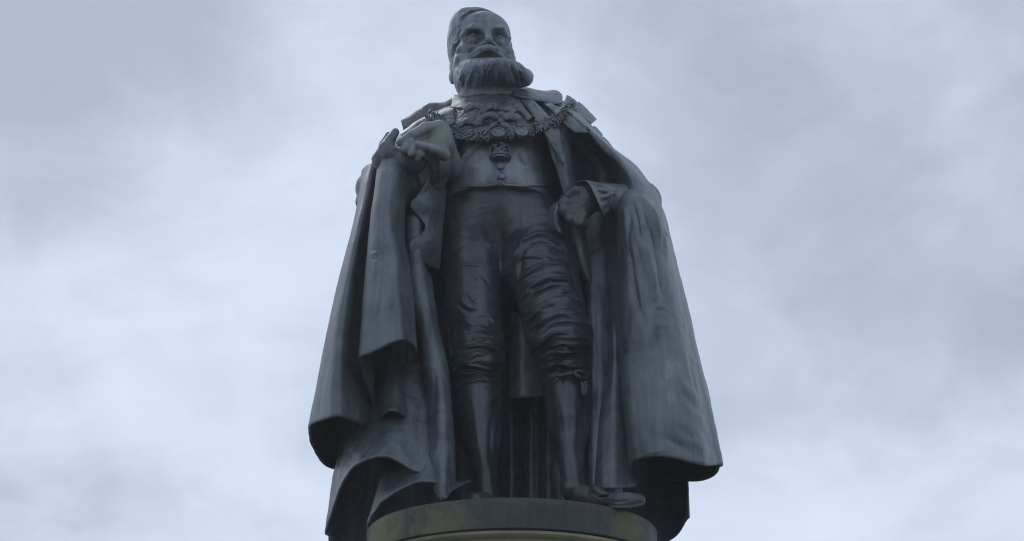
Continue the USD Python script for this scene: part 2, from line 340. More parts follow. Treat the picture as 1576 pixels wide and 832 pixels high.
obj('drum', lathe([(0.0, zt), (0.632, zt), (0.644, zt - 0.005), (0.646, zt - 0.016), (0.638, zt - 0.026), (0.622, zt - 0.032), (0.620, zt - 0.05), (0.620, zt - 0.36), (0.66, zt - 0.40), (0.70, zt - 0.46), (0.0, zt - 0.46)], worn=0.012, seed=3), STONE, ped, smooth=35)
obj('shaft', lathe([(0.0, zt - 0.461), (0.64, zt - 0.461), (0.66, 0.75), (0.0, 0.75)], worn=0.008, seed=4), STONE, ped, smooth=35)
for k, (r, z0, z1) in enumerate([(0.85, 0.5, 0.749), (1.15, 0.25, 0.499), (1.5, 0.0, 0.249)]):
    obj('step', lathe([(0, z0), (r, z0), (r, z1 - 0.02), (r - 0.02, z1), (0, z1)], worn=0.005, seed=5 + k), STONE, ped, smooth=35)

# ------------------------------------------------------------------ the statue
STATUE = thing('bronze_statue', (0, 0, ZB), category='statue',
           label='dark bronze statue of a bearded man in long robe and breeches')
from_plinth = [((-0.56, -0.30, -0.10), 0.25, (0.20, 0.19, 0.06)), ((-0.30, -0.57, -0.14), 0.19, (0.15, 0.145, 0.05)), ((0.50, -0.42, -0.05), 0.15, (0.14, 0.15, 0.045))]
PLINTH = bronze('plinth_bronze', (.42, .42, .40), from_plinth, rough=0.6, metal=0.2)
obj('plinth', lathe([(0, -0.130), (0.638, -0.130), (0.645, -0.124), (0.655, -0.012), (0.648, -0.001), (0.636, 0.0), (0, 0)], n=320, worn=0.004, seed=8), PLINTH, STATUE, smooth=40)

# ------------------------------------------------------------------ body: head, trunk, hands and stockinged legs in one skin
HX = W(742, 81, -0.10)                                  # middle of the head
yaw, pit, rol = math.radians(9), math.radians(-1), math.radians(-2)
Rz = np.array([[math.cos(yaw), -math.sin(yaw), 0], [math.sin(yaw), math.cos(yaw), 0], [0, 0, 1]])
Rx = np.array([[1, 0, 0], [0, math.cos(pit), -math.sin(pit)], [0, math.sin(pit), math.cos(pit)]])
Ry = np.array([[math.cos(rol), 0, math.sin(rol)], [0, 1, 0], [-math.sin(rol), 0, math.cos(rol)]])
HR = Rz @ Rx @ Ry
def H(x, f, z): return HX + HR @ np.array([x, -f, z])
body = Solid()
def hb(c, r, k=0.02, sub=False): body.ball(H(*c), np.array(r), k, HR, sub)
def hc(a, b, ra, rb, k=0.02, sub=False): body.cone(H(*a), H(*b), ra, rb, k, sub)
hb((0, -.03, .05), (.153, .195, .165)); hb((0, .055, -.06), (.138, .125, .18), .04)      # skull, face
hb((0, .076, .080), (.132, .102, .100), .05)                                                  # forehead
_hb, _hc = hb, hc                                        # the features sit a little lower on the skull
def hb(c, r, k=0.02, sub=False): _hb((c[0], c[1], c[2] - .026), r, k, sub)
def hc(a, b, ra, rb, k=0.02, sub=False): _hc((a[0], a[1], a[2] - .026), (b[0], b[1], b[2] - .026), ra, rb, k, sub)
for s in (-1, 1):
    hc((s * .028, .178, .042), (s * .066, .182, .052), .014, .015, .03); hc((s * .066, .182, .052), (s * .120, .138, .032), .015, .014, .03)   # brows
    hb((s * .094, .110, -.050), (.050, .048, .036), .06)                                      # cheekbones
    hb((s * .069, .190, -.003), (.047, .060, .035), .024, True)                               # eye sockets
    hb((s * .068, .132, -.004), (.033, .032, .030), .004)                                     # eyes
    hc((s * .038, .154, .010), (s * .068, .166, .020), .008, .008, .003); hc((s * .068, .166, .020), (s * .106, .140, .007), .008, .008, .003)   # upper lids
    hb((s * .027, .198, -.064), (.020, .026, .017), .028)                                     # nostrils
    hb((s * .149, -.02, -.06), (.022, .040, .058), .015)                                      # ears
hc((0, .176, .030), (0, .207, -.01), .018, .018, .014); hc((0, .207, -.01), (0, .238, -.058), .017, .020, .02)                                       # nose
hb((0, .03, -.18), (.105, .11, .12), .04)                                                     # jaw
P3 = lambda px, py, y: W(px, py, y)
nk = P3(752, 150, .02)
body.cone(H(0, -.03, -.15), nk, .115, .13, .04)                                               # neck
body.ball(P3(768, 215, .03), (.36, .20, .28), .06); body.ball(P3(768, 300, .02), (.27, .19, .28), .08)   # trunk within the clothes
for (a, ya, b, yb, c, yc) in (((735, 480), -.06, (736, 610), -.05, (748, 765), -.10), ((850, 470), -.22, (873, 605), -.20, (884, 752), -.30)):
    A, B, C = P3(*a, ya), P3(*b, yb), P3(*c, yc); u = (C - B)
    body.cone(P3(*((770, 350) if a[0] < 800 else (815, 350)), 0), A, .10, .08, .05); body.cone(A, B, .08, .06, .05)
    body.cone(B, C, .05, .03, .03)
# his right hand, raised and holding up the robe's edge, with the fingers closed over it
body.cone(P3(698, 262, -.24), P3(684, 224, -.43), .055, .050, .03)
body.ball(P3(677, 212, -.47), (.062, .055, .088), .03); body.ball(P3(664, 226, -.49), (.055, .045, .05), .03)
body.chain([P3(678, 194, -.49), P3(655, 196, -.53), P3(634, 208, -.56), P3(616, 219, -.56)], [.030, .026, .024, .019])   # forefinger
body.chain([P3(672, 208, -.46), P3(648, 208, -.50), P3(630, 219, -.555), P3(623, 229, -.56)], [.030, .026, .0245, .021])
body.chain([P3(672, 222, -.46), P3(652, 220, -.50), P3(639, 226, -.56), P3(633, 236, -.56)], [.030, .025, .022, .018])
body.chain([P3(668, 234, -.47), P3(655, 232, -.51), P3(647, 236, -.55), P3(643, 243, -.54)], [.026, .022, .020, .016])
body.chain([P3(684, 238, -.48), P3(668, 229, -.545), P3(654, 225, -.575), P3(643, 221, -.58)], [.030, .024, .020, .017])  # thumb across them
body_mesh = body.mesh(0.0055)
hair_strokes = []
body_strokes = [
    ([(709, 50), (719, 43), (733, 43), (741, 49)], 2.2, .010, 0), ([(753, 47), (760, 42), (774, 42), (781, 48)], 2.2, .010, 0),     # brows
    ([(715, 35), (730, 32), (745, 34), (760, 32)], 1.6, -.003, 0), ([(718, 29), (735, 26), (755, 28)], 1.6, -.003, 0),
    ([(738, 66), (728, 74), (722, 84)], 2.2, -.008, 0), ([(762, 66), (772, 72), (780, 82)], 2.2, -.008, 0),                           # cheek folds
    ([(704, 60), (708, 75), (706, 95)], 2.5, -.006, 0), ([(700, 45), (703, 60), (701, 85)], 2.5, .005, 0)]
body_mesh = carve(body_mesh, body_strokes, .0022, 22, 1)
LICHEN_HAND = [(tuple(W(676, 203, -.50)), .13, (0.16, 0.18, 0.13)), (tuple(W(662, 232, -.50)), .09, (0.15, 0.155, 0.07)), (tuple(W(868, 756, -.38)), .07, (0.19, 0.15, 0.03)), (tuple(W(782, 758, .0)), .06, (0.10, 0.10, 0.03)), (tuple(W(765, 85, -.35)), .16, (0.10, 0.115, 0.085)), (tuple(W(782, 84, -.33)), .06, (0.10, 0.115, 0.07))]
BODYM = bronze('mossy_bronze', (1.6, 1.66, 1.72), LICHEN_HAND, rough=0.48, bump=0.3, metal=0.3)
BODY = obj('body', body_mesh, BODYM, STATUE)

# ------------------------------------------------------------------ beard, moustache, hair
def strand_blob(S, seed, strokes=(), amp=.006, h=.0055):
    return carve(S.mesh(h), list(strokes), amp, 26, seed)
b = Solid()
def bb(c, r, k=.03): b.ball(H(*c), np.array(r), k, HR)
bb((.0, .160, -.226), (.112, .09, .048)); bb((.008, .165, -.188), (.058, .050, .030), .03); bb((.055, .222, -.246), (.105, .082, .044), .04)
bb((.135, .18, -.258), (.085, .075, .042), .04); bb((.196, .15, -.242), (.040, .055, .036), .03); bb((.140, .06, -.315), (.055, .07, .055), .03)
bb((-.07, .13, -.225), (.075, .085, .07), .04); bb((-.118, .02, -.14), (.040, .085, .12), .04); bb((.120, .03, -.13), (.040, .085, .12), .04)
bb((-.100, .085, -.130), (.042, .066, .11), .06); bb((.105, .090, -.130), (.042, .066, .11), .06)
bb((.05, .03, -.312), (.122, .095, .085), .04); bb((-.055, .015, -.31), (.075, .09, .08), .05); bb((.12, .04, -.305), (.070, .08, .055), .03)
beard_strokes = []
rng = np.random.default_rng(5)
for i in range(90):                                       # locks of the beard, combed down and to one side
    x0 = rng.uniform(706, 800); y0 = rng.uniform(80, 124); L = rng.uniform(12, 26); sl = (x0 - 735) / 60 * 10
    beard_strokes.append(([(x0, y0), (x0 + sl * .5 + rng.uniform(-4, 4), y0 + L * .5), (x0 + sl + rng.uniform(-4, 4), y0 + L)], rng.uniform(1.1, 2.2), rng.choice([-.009, .007, -.005])))
beard = obj('beard', strand_blob(b, 2, beard_strokes, .010), HEADM, STATUE)
m = Solid()
for s in (-1, 1):
    m.chain([H(s * .004, .216, -.116), H(s * .040, .208, -.124), H(s * .078, .182, -.152), H(s * .100, .140, -.195)], [.015, .018, .016, .008], .02)
mo_strokes = [([(747, 76), (735, 78), (726, 86), (720, 95)], 1.2, -.006), ([(755, 76), (768, 78), (778, 86), (784, 93)], 1.2, -.006), ([(745, 80), (735, 84), (729, 92)], 1.0, .005), ([(758, 79), (769, 84), (776, 91)], 1.0, .005)]
obj('moustache', strand_blob(m, 3, mo_strokes, .005), HEADM, STATUE)
hr = Solid()
hr.ball(H(-.004, -.05, .072), (.158, .187, .152), .02, HR); hr.ball(H(-.035, .04, .180), (.100, .095, .046), .05, HR); hr.ball(H(.04, .0, .185), (.085, .09, .04), .05, HR)
hr.ball(H(-.115, .05, .13), (.042, .070, .075), .05, HR); hr.ball(H(-.145, .0, .0), (.026, .085, .15), .06, HR); hr.ball(H(.134, -.03, .0), (.024, .085, .14), .06, HR)
hr.ball(H(-.152, -.03, -.135), (.022, .045, .040), .02, HR); hr.ball(H(0, -.13, -.09), (.13, .09, .15), .05, HR)
hr.ball(H(.075, .110, .085), (.165, .15, .130), .03, HR, True)                                  # high bare forehead
hair_strokes = [([(704, 36), (711, 28), (722, 21), (735, 18)], 1.8, -.012), ([(702, 44), (706, 33), (716, 22), (727, 15)], 1.6, .008), ([(698, 60), (700, 45), (706, 33)], 1.8, -.006), ([(735, 18), (745, 19), (757, 23)], 1.4, -.006), ([(778, 32), (786, 48), (789, 62)], 1.5, -.006), ([(695, 75), (697, 90), (699, 104)], 1.6, -.007)]
rng = np.random.default_rng(8)
for i in range(40):
    t = rng.uniform(0, 1); x0 = 694 + 14 * t + rng.uniform(-2, 4); y0 = 105 - 85 * t
    hair_strokes.append(([(x0, y0), (x0 + 3 + 4 * t, y0 - 8 - 3 * (1 - t)), (x0 + 5 + 14 * t, y0 - 15 + 6 * t)], rng.uniform(.9, 1.5), rng.choice([-.008, .006])))
obj('hair', strand_blob(hr, 4, hair_strokes, .007), HEADM, STATUE)

# ------------------------------------------------------------------ stockings
CLOTHM = bronze('polished_bronze', (.60, .60, .63), rough=0.29, bump=0.22, metal=0.65)
for (a, ya, b, yb, c, yc) in (((735, 480), -.06, (736, 600), -.055, (749, 766), -.09), ((850, 470), -.22, (873, 590), -.205, (882, 754), -.30)):
    A, B, C = P3(*a, ya), P3(*b, yb), P3(*c, yc); u = C - B; st = Solid()
    st.cone(B - u * .12, B + u * .08, .092, .096, .03); st.cone(B + u * .08, B + u * .5, .096, .074, .03); st.cone(B + u * .48, C, .072, .044, .03)
    st.ball(B + u * .27 + np.array([0, .04, 0]), (.098, .105, .20), .05); st.cone(B + u * .05 + [-.012, -.055, 0], B + u * .85 + [0, -.026, 0], .042, .026, .04)
    st.ball(B + u * .985, (.054, .058, .05), .03)
    obj('stocking', carve(st.mesh(.0065), [([(b[0] + 22, b[1] + 30), (b[0] + 20, b[1] + 70), (c[0] + 8, c[1] - 40)], 5, -.006), ([(b[0] - 8, b[1] + 8), (b[0] - 2, b[1] + 60), (c[0] + 2, c[1] - 30)], 5, .006)], .004, 8, a[0]), CLOTHM, STATUE)

# ------------------------------------------------------------------ breeches, waistcoat
br = Solid()
br.ball(P3(767, 298, -.06), (.280, .248, .22), .05); br.ball(P3(767, 345, -.04), (.285, .225, .20), .08)
br.chain([P3(727, 345, -.06), P3(729, 480, -.075), P3(736, 560, -.07), P3(736, 598, -.055)], [.150, .136, .118, .100], .08)
br.chain([P3(817, 345, -.10), P3(842, 440, -.20), P3(862, 530, -.24), P3(872, 588, -.21)], [.155, .158, .133, .108], .08)
br.ball(P3(862, 515, -.24), (.135, .135, .12), .05); br.ball(P3(834, 410, -.18), (.165, .15, .16), .06); br.ball(P3(736, 540, -.08), (.122, .12, .10), .05)
br.cone(P3(771, 500, -.3), P3(771, 400, -.26), .02, .012, .05, True)
F = .020
br_strokes = [
    # his left thigh and knee: creases swept across the front
    ([(796, 378), (812, 368), (832, 362), (850, 366), (866, 376), (876, 392)], 4.0, F * 1.3, 1), ([(800, 388), (815, 377), (834, 372), (852, 378), (868, 392)], 3.2, -F * 1.2),
    ([(788, 402), (810, 396), (832, 398), (850, 404)], 3.5, F * .7), ([(792, 436), (808, 424), (828, 412), (846, 406), (868, 408)], 4, F * .9),
    ([(800, 470), (812, 452), (830, 438), (852, 430), (870, 430), (884, 437)], 3.6, F * 1.4, 1), ([(806, 476), (820, 458), (838, 446), (860, 440), (880, 446)], 3.2, -F * 1.1),
    ([(858, 452), (870, 450), (884, 456), (893, 466)], 3.2, F * 1.1, 1), ([(806, 498), (822, 486), (838, 474), (852, 470)], 3.5, F * 1.0), ([(838, 462), (848, 470), (858, 466)], 2.4, F * .8),
    ([(808, 512), (826, 502), (844, 494), (862, 488), (882, 490), (902, 500)], 3.2, F * 1.4, 1), ([(812, 520), (832, 512), (852, 500), (876, 498), (900, 508)], 2.8, -F * 1.1),
    ([(822, 540), (838, 524), (856, 514), (880, 513)], 3.0, F * 1.1, 1), ([(826, 546), (846, 534), (866, 530), (884, 534), (902, 536)], 2.6, F * .9),
    ([(826, 556), (846, 548), (866, 543), (888, 542), (904, 545)], 2.4, F * 1.2, 1), ([(828, 562), (850, 556), (874, 550), (902, 551)], 2.2, -F),
    ([(830, 570), (848, 565), (862, 561), (880, 565), (903, 561)], 2.2, F * 1.1), ([(836, 577), (854, 569), (874, 573), (902, 568)], 1.8, F * .9), ([(834, 574), (870, 567), (902, 573)], 1.8, -F * .8),
    ([(806, 380), (800, 420), (802, 452)], 5, -F * .6), ([(872, 400), (884, 430), (892, 462)], 4, -F * .6),
    # his right thigh and knee
    ([(706, 412), (722, 408), (738, 410), (748, 414)], 3, F * .8), ([(716, 418), (730, 424), (738, 436)], 3, F * .7), ([(734, 416), (746, 428), (756, 442)], 3, -F * .8),
    ([(718, 445), (726, 460), (736, 470)], 3, F * .9), ([(706, 458), (714, 468), (726, 475), (738, 476)], 2.6, F * 1.3, 1), ([(704, 466), (718, 478), (736, 482)], 2.4, -F),
    ([(712, 490), (724, 500), (740, 506), (752, 512), (768, 526)], 2.8, F * 1.2, 1), ([(708, 498), (722, 508), (742, 514)], 2.4, -F), ([(750, 482), (760, 496), (766, 506)], 2.6, F * .7),
    ([(708, 540), (722, 534), (738, 532), (756, 536), (770, 546)], 2.4, F * 1.3, 1), ([(726, 521), (738, 524), (750, 522)], 2.4, F * .8), ([(700, 556), (716, 558), (736, 546), (750, 547)], 2.4, F),
    ([(702, 563), (722, 562), (738, 565), (754, 569), (770, 568)], 2.0, F * 1.2, 1), ([(702, 568), (730, 569), (768, 574)], 1.8, -F), ([(704, 578), (724, 576), (738, 572), (756, 577), (770, 576)], 2.0, F * 1.1),
    ([(702, 584), (736, 581), (770, 583)], 1.8, -F * .8), ([(702, 591), (720, 590), (740, 585), (768, 589)], 1.8, F), ([(704, 596), (740, 593), (768, 596)], 1.6, -F * .8),
    # fork
    ([(772, 300), (770, 340), (772, 380), (776, 420)], 5, -F * .8), ([(778, 400), (800, 380), (815, 350)], 6, F * .5), ([(762, 400), (745, 380), (735, 350)], 6, F * .4), ([(750, 330), (758, 360), (764, 400)], 4, -F * .5)]
br_strokes = [(t[0], t[1] * 1.15, t[2], 1) if t[2] > 0 and len(t) < 5 else (t[0], t[1] * .8, t[2] * .8) for t in br_strokes]      # folds with a sharp lower edge
br_base = br.mesh(.0055)
def crumple(v):                                         # cloth bunching towards the knee
    q = proj(v); k = np.clip((q[:, 1] - np.where(q[:, 0] < 776, 450, 370)) / 120, 0, 1); w = v + .03 * np.stack([fb(v, 5, 2, 91)] * 3, -1)
    r = 1 - np.abs(2 * fb(np.c_[w[:, 0] * .42, w[:, 1] * .42, w[:, 2] * 1.5 - w[:, 0] * .25], 11, 2, 92)) * 3.2
    return (.12 + .88 * k) * .011 * np.clip(r, -.6, 1)
_, _, _n = meshkit.arrays(br_base, True); br_base = trimesh.Trimesh(br_base.vertices + _n * crumple(np.array(br_base.vertices))[:, None], br_base.faces, process=False)
breeches_mesh = carve(br_base, [(t[0], t[1] * (1.2 if np.mean([q[0] for q in t[0]]) < 775 else .9), t[2] * ((.60 if np.mean([q[1] for q in t[0]]) > 515 else .34) if np.mean([q[0] for q in t[0]]) < 775 else .85), *t[3:]) for t in br_strokes], .003, 14, 6)
obj('breeches', breeches_mesh, CLOTHM, STATUE)
for (x0, x1, py, y, hw) in ((703, 769, 603, -.055, 0), (840, 906, 584, -.21, 0)):       # knee bands
    c = W((x0 + x1) / 2, py, y); r = (W(x1, py, y)[0] - W(x0, py, y)[0]) / 2
    th = np.linspace(0, 2 * np.pi, 61); p = np.stack([c[0] + r * np.sin(th), c[1] - r * np.cos(th), c[2] + (.022 if x0 > 800 else 0) * np.sin(th)], -1)
    k = wire(p * [1, 1, 1], .012, 10, world=True, flat=.6); obj('knee_band', carve(k, [], .003, 30, int(x0)), CLOTHM, STATUE)
gx = lambda pts, dy=-.335: [(a, b_, dy) for a, b_ in pts]
ribbon = obj('garter_ribbon', carve(cat(wire([(858, 579, -.345), (876, 575, -.345), (892, 576, -.32), (903, 583, -.27)], .011, 8), wire([(884, 572, -.35), (890, 579, -.352), (897, 582, -.34), (902, 578, -.31)], .010, 8), wire([(883, 573, -.35), (892, 571, -.345), (899, 575, -.33)], .009, 8)), [], .003, 40, 2), CLOTHM, STATUE)
tag_pts = [(893, 586), (897, 583), (903, 585), (906, 596), (905, 606), (900, 613), (896, 606), (894, 596)]
def plate(pts, y, thick, bev=.004, lean=None):
    """A slab with bevelled edges whose outline is given in photo pixels at depth y (a number, or one per point)."""
    P = W(np.array([p[0] for p in pts]), np.array([p[1] for p in pts]), np.broadcast_to(y, len(pts)))
    c = P.mean(0); n = np.zeros(3)
    for i in range(len(P)): n += np.cross(P[i] - c, P[(i + 1) % len(P)] - c)
    n /= np.linalg.norm(n); n = n if n @ (EYE - c) > 0 else -n
    inn = c + (P - c) * (1 - min(bev / max(np.linalg.norm(P - c, axis=1).min(), 1e-3), .4))
    L = [inn - n * thick / 2, P - n * (thick / 2 - bev), P + n * (thick / 2 - bev), inn + n * thick / 2]
    m = len(P); v = np.vstack(L + [(c - n * thick / 2)[None], (c + n * thick / 2)[None]]); f = []
    for a in range(3):
        for i in range(m):
            j = (i + 1) % m; f += [[a * m + i, a * m + j, a * m + m + j], [a * m + i, a * m + m + j, a * m + m + i]]
    for i in range(m):
        j = (i + 1) % m; f += [[j, i, 4 * m], [3 * m + i, 3 * m + j, 4 * m + 1]]
    t = trimesh.Trimesh(v, f, process=False)
    if t.volume < 0: t.invert()
    return t
obj('garter_tag', cat(plate(tag_pts, -.325, .018), wire(gx([(899, 588), (902, 597), (899, 608)], -.34), .005, 6), wire(gx([(896, 592), (896, 602), (900, 609)], -.337), .004, 6)), CLOTHM, STATUE)

waist_rings = [(768, 286, 84, -.315, .20), (768, 281, 84, -.322, .20), (768, 262, 83, -.335, .21), (768, 240, 82, -.338, .22), (768, 215, 82, -.33, .23), (768, 192, 86, -.31, .24), (768, 170, 80, -.26, .24), (766, 152, 52, -.18, .2)]
wc_strokes = [([(700, 262), (725, 256), (748, 258)], 5, .006), ([(790, 250), (815, 256), (838, 252)], 5, .006), ([(735, 230), (742, 245), (744, 262)], 4, -.004), ([(800, 225), (806, 245), (815, 262)], 5, -.005),
              ([(768, 246), (769, 262), (768, 276), (764, 285)], 1.1, -.010, 0, 1), ([(769, 262), (770, 276), (776, 285)], 1.0, -.006, 0, 1), ([(712, 248), (728, 232), (745, 214)], 1.6, -.014, 0, 1), ([(709, 244), (725, 228), (740, 212)], 1.6, .008, 0, 1),
              ([(690, 200), (694, 240), (688, 282)], 5, -.012), ([(845, 200), (842, 240), (846, 282)], 5, -.012)]
waist = carve(tube(waist_rings, n=360, power=2.25), wc_strokes, .004, 9, 7)
WAISTM = bronze('brown_bronze', (1.85, 1.76, 1.85), rough=0.42, bump=0.3)
obj('waistcoat', waist, WAISTM, STATUE)
# turned hem of the waistcoat with its notch in the middle
hem = [(687, 288, -.10), (700, 287.5, -.235), (725, 286, -.30), (750, 285.5, -.326), (763, 284, -.335), (769, 279, -.342), (776, 284, -.337), (795, 285.5, -.326), (820, 284.5, -.30), (840, 284.5, -.23), (850, 285, -.10)]
obj('waistcoat_hem', wire(hem, .006, 8), WAISTM, STATUE)
for (px, py) in ((771, 255), (773, 270)):
    c = W(px, py, -.342); s = trimesh.creation.cylinder(radius=.017, height=.012, sections=28); s.apply_transform(trimesh.geometry.align_vectors([0, 0, 1], [0, -1, -.12])); s.apply_translation(c)
    r = trimesh.creation.torus(.0155, .003, 28, 8); r.apply_transform(trimesh.geometry.align_vectors([0, 0, 1], [0, -1, -.12])); r.apply_translation(c + np.array([0, -.006, -.0007])); obj('button', cat(s, r), WAISTM, STATUE, smooth=40)

# ------------------------------------------------------------------ the robe, sheet by sheet
ROBEM = bronze('streaked_bronze', (1.08, 1.12, 1.16), rough=0.42, bump=0.4)
# his right side (left in the photo): front fall over the arm, then the outer bell and its back
left_cols = [
 [(648, 245, -.28), (622, 330, -.30), (630, 420, -.30), (636, 490, -.30), (640, 545, -.30)],
 [(632, 240, -.42), (606, 320, -.47), (615, 410, -.50), (624, 470, -.52), (629, 527, -.52)],
 [(616, 236, -.50), (594, 310, -.53), (599, 400, -.58), (604, 465, -.61), (607, 527, -.62)],
 [(598, 232, -.50), (583, 310, -.51), (580, 400, -.55), (577, 465, -.57), (574, 543, -.58)],
 [(588, 236, -.42), (575, 320, -.43), (567, 400, -.45), (561, 470, -.47), (554, 561, -.48)],
 [(584, 240, -.30), (574, 330, -.30), (567, 420, -.28), (564, 520, -.25), (578, 657, -.20)],
 [(580, 246, -.28), (564, 335, -.34), (552, 420, -.34), (545, 530, -.34), (551, 651, -.34)],
 [(574, 250, -.28), (555, 340, -.38), (537, 430, -.44), (523, 535, -.49), (521, 641, -.50)],
 [(566, 254, -.18), (550, 335, -.27), (527, 430, -.33), (505, 540, -.38), (497, 646, -.41)],
 [(560, 262, -.02), (550, 330, -.10), (521, 450, -.13), (497, 560, -.16), (478, 656, -.20)],
 [(560, 262, .14), (552, 320, .13), (524, 450, .14), (499, 575, .10), (482, 690, .04)],
 [(575, 250, .28), (562, 310, .30), (537, 450, .32), (522, 590, .32), (518, 722, .28)],
 [(600, 250, .36), (590, 310, .36), (575, 450, .36), (566, 600, .30), (562, 714, .22)],
 [(620, 250, .38), (620, 310, .36), (612, 450, .32), (602, 600, .24), (596, 702, .12)]]
lf_strokes = [([(604, 300), (606, 400), (600, 470), (596, 520)], 6, .010), ([(592, 330), (588, 420), (580, 520)], 4, -.008), ([(616, 350), (622, 430), (622, 510)], 5, -.006), ([(572, 395), (582, 390), (590, 397)], 2.6, .004), ([(574, 400), (584, 399)], 2, -.004),
              ([(540, 440), (526, 540), (516, 630)], 6, .008), ([(550, 420), (540, 540), (536, 640)], 5, -.010), ([(530, 420), (508, 540), (492, 640)], 4, -.005), ([(596, 465), (602, 480), (600, 500)], 3, -.006)]
obj('robe', sheet(left_cols, .016, strokes=lf_strokes, noise=.005, nscale=5, seed=11, pleat=.004), ROBEM, STATUE, label='outer right-hand fall of the robe with flared hem')
# upper arm inside the robe
for pts, rad in (([P3(678, 232, .0), P3(578, 290, .03), P3(610, 302, -.20), P3(672, 250, -.36)], [.125, .100, .105, .080]), ([P3(866, 232, .02), P3(985, 312, .04), P3(965, 312, -.22), P3(925, 304, -.36)], [.13, .11, .095, .068])):
    arm = Solid().chain(pts, rad, .05)
    obj('sleeve', carve(arm.mesh(.008), [([(556, 305), (570, 280), (590, 258)], 4, .014), ([(560, 318), (570, 300), (580, 280)], 3, -.012), ([(655, 250), (662, 275), (655, 300)], 3, -.016), ([(640, 262), (648, 285), (640, 305)], 3, .014), ([(670, 240), (676, 262), (672, 285)], 3, .014, 1), ([(940, 290), (948, 305), (945, 325)], 3, -.014), ([(958, 284), (968, 305), (966, 330)], 3, .014)], .010, 8, 9), ROBEM, STATUE)
# fold hanging just inside the front fall
fold_cols = [[(583, 560, -.10), (582, 600, -.16), (581, 655, -.24)], [(588, 560, -.2), (588, 600, -.27), (590, 640, -.36)], [(600, 556, -.25), (602, 598, -.33), (605, 632, -.42)], [(613, 560, -.22), (618, 600, -.29), (621, 640, -.36)], [(618, 565, -.12), (625, 605, -.16), (629, 652, -.22)], [(612, 570, 0), (614, 610, -.02), (616, 657, -.10)], [(598, 570, .02), (600, 610, .0), (600, 660, -.06)], [(630, 575, .05), (636, 620, .05), (640, 668, .0)]]
obj('robe_fold', sheet(fold_cols, .014, noise=.006, seed=12), ROBEM, STATUE)
# inner skirts on this side: loops of hem above the plinth
in_cols = [
 [(656, 330, -.14), (664, 450, -.13), (686, 560, -.12), (692, 650, -.14), (696, 746, -.18)],
 [(646, 330, -.26), (656, 450, -.26), (680, 560, -.27), (686, 650, -.32), (689, 754, -.38)],
 [(640, 330, -.30), (650, 450, -.30), (672, 560, -.31), (679, 650, -.37), (680, 769, -.50)],
 [(633, 330, -.30), (642, 450, -.30), (664, 560, -.30), (670, 650, -.34), (668, 752, -.40)],
 [(630, 330, -.22), (633, 450, -.20), (650, 560, -.18), (654, 650, -.22), (646, 744, -.30)],
 [(626, 330, -.16), (628, 450, -.14), (638, 560, -.12), (638, 650, -.16), (630, 748, -.24)],
 [(622, 330, -.16), (622, 450, -.14), (626, 560, -.12), (622, 650, -.16), (612, 756, -.26)]]
obj('robe_lining', sheet(in_cols, .014, strokes=[([(684, 560), (690, 650), (680, 750)], 5, .006), ([(664, 500), (672, 600), (668, 700)], 5, -.008)], noise=.010, seed=13, pleat=.016), ROBEM, STATUE)
low_cols = [
 [(684, 560, -.12), (690, 640, -.2), (694, 700, -.28), (698, 746, -.34)],
 [(660, 560, -.16), (664, 640, -.26), (665, 695, -.34), (668, 733, -.40)],
 [(636, 560, -.18), (636, 640, -.30), (636, 690, -.38), (634, 726, -.44)],
 [(612, 560, -.18), (610, 640, -.32), (604, 680, -.42), (600, 706, -.48)],
 [(592, 560, -.14), (586, 640, -.28), (578, 680, -.38), (574, 707, -.44)],
 [(566, 560, .0), (556, 640, -.1), (548, 690, -.18), (540, 728, -.22)],
 [(552, 560, .1), (540, 640, .06), (528, 720, .02), (521, 770, .0)],
 [(548, 560, .2), (532, 640, .18), (516, 740, .16), (504, 830, .12)],
 [(556, 560, .30), (546, 640, .30), (534, 760, .28), (526, 843, .26)],
 [(580, 560, .36), (576, 640, .36), (570, 760, .36), (566, 842, .34)],
 [(620, 560, .36), (618, 640, .36), (614, 740, .34), (610, 836, .33)]]
obj('robe_hem', sheet(low_cols, .014, strokes=[([(560, 690), (552, 760), (530, 800)], 5, .010), ([(600, 640), (604, 690)], 5, .008)], noise=.008, seed=14, pleat=.012), ROBEM, STATUE)
corner = [[(664, 742, -.40), (670, 756, -.46), (679, 770, -.53)], [(694, 742, -.36), (696, 748, -.40), (697, 755, -.44)], [(725, 739, -.28), (725, 740.5, -.29), (725, 742, -.30)]]
obj('robe_hem', sheet(corner, .010, res=.005, noise=.004, seed=28), ROBEM, STATUE)
low2_cols = [
 [(690, 690, -.30), (692, 720, -.36), (694, 744, -.42)], [(655, 690, -.30), (652, 720, -.40), (650, 744, -.46)], [(625, 700, -.26), (618, 730, -.36), (613, 757, -.42)],
 [(600, 710, -.2), (592, 745, -.28), (585, 780, -.34)], [(592, 720, -.1), (580, 765, -.14), (566, 812, -.16)], [(600, 730, .1), (590, 780, .1), (580, 840, .1)]]
obj('robe_hem', sheet(low2_cols, .014, noise=.006, seed=15, pleat=.01), ROBEM, STATUE)
# the back of the robe behind the legs, hanging in long pipes
back = []
for i, (x, d) in enumerate([(600, .34), (640, .40), (690, .46), (715, .40), (735, .46), (760, .42), (775, .34), (787, .28), (797, .36), (806, .40), (813, .32), (819, .29), (826, .36), (845, .42), (870, .36), (900, .42), (930, .36), (960, .40), (1000, .40)]):
    d = .38 + (d - .38) * .6
    back.append([(768 + (x - 768) * .55, 190, .22), (768 + (x - 768) * .80, 300, .28), (768 + (x - 768) * .92, 430, .32 + (d - .36) * .3), (x, 600, d), (x, 700, d), (x + (x - 768) * .02, 842, d)])
obj('robe_back', sheet(back, .016, res=.009, noise=.010, seed=16, pleat=.014), ROBEM, STATUE)
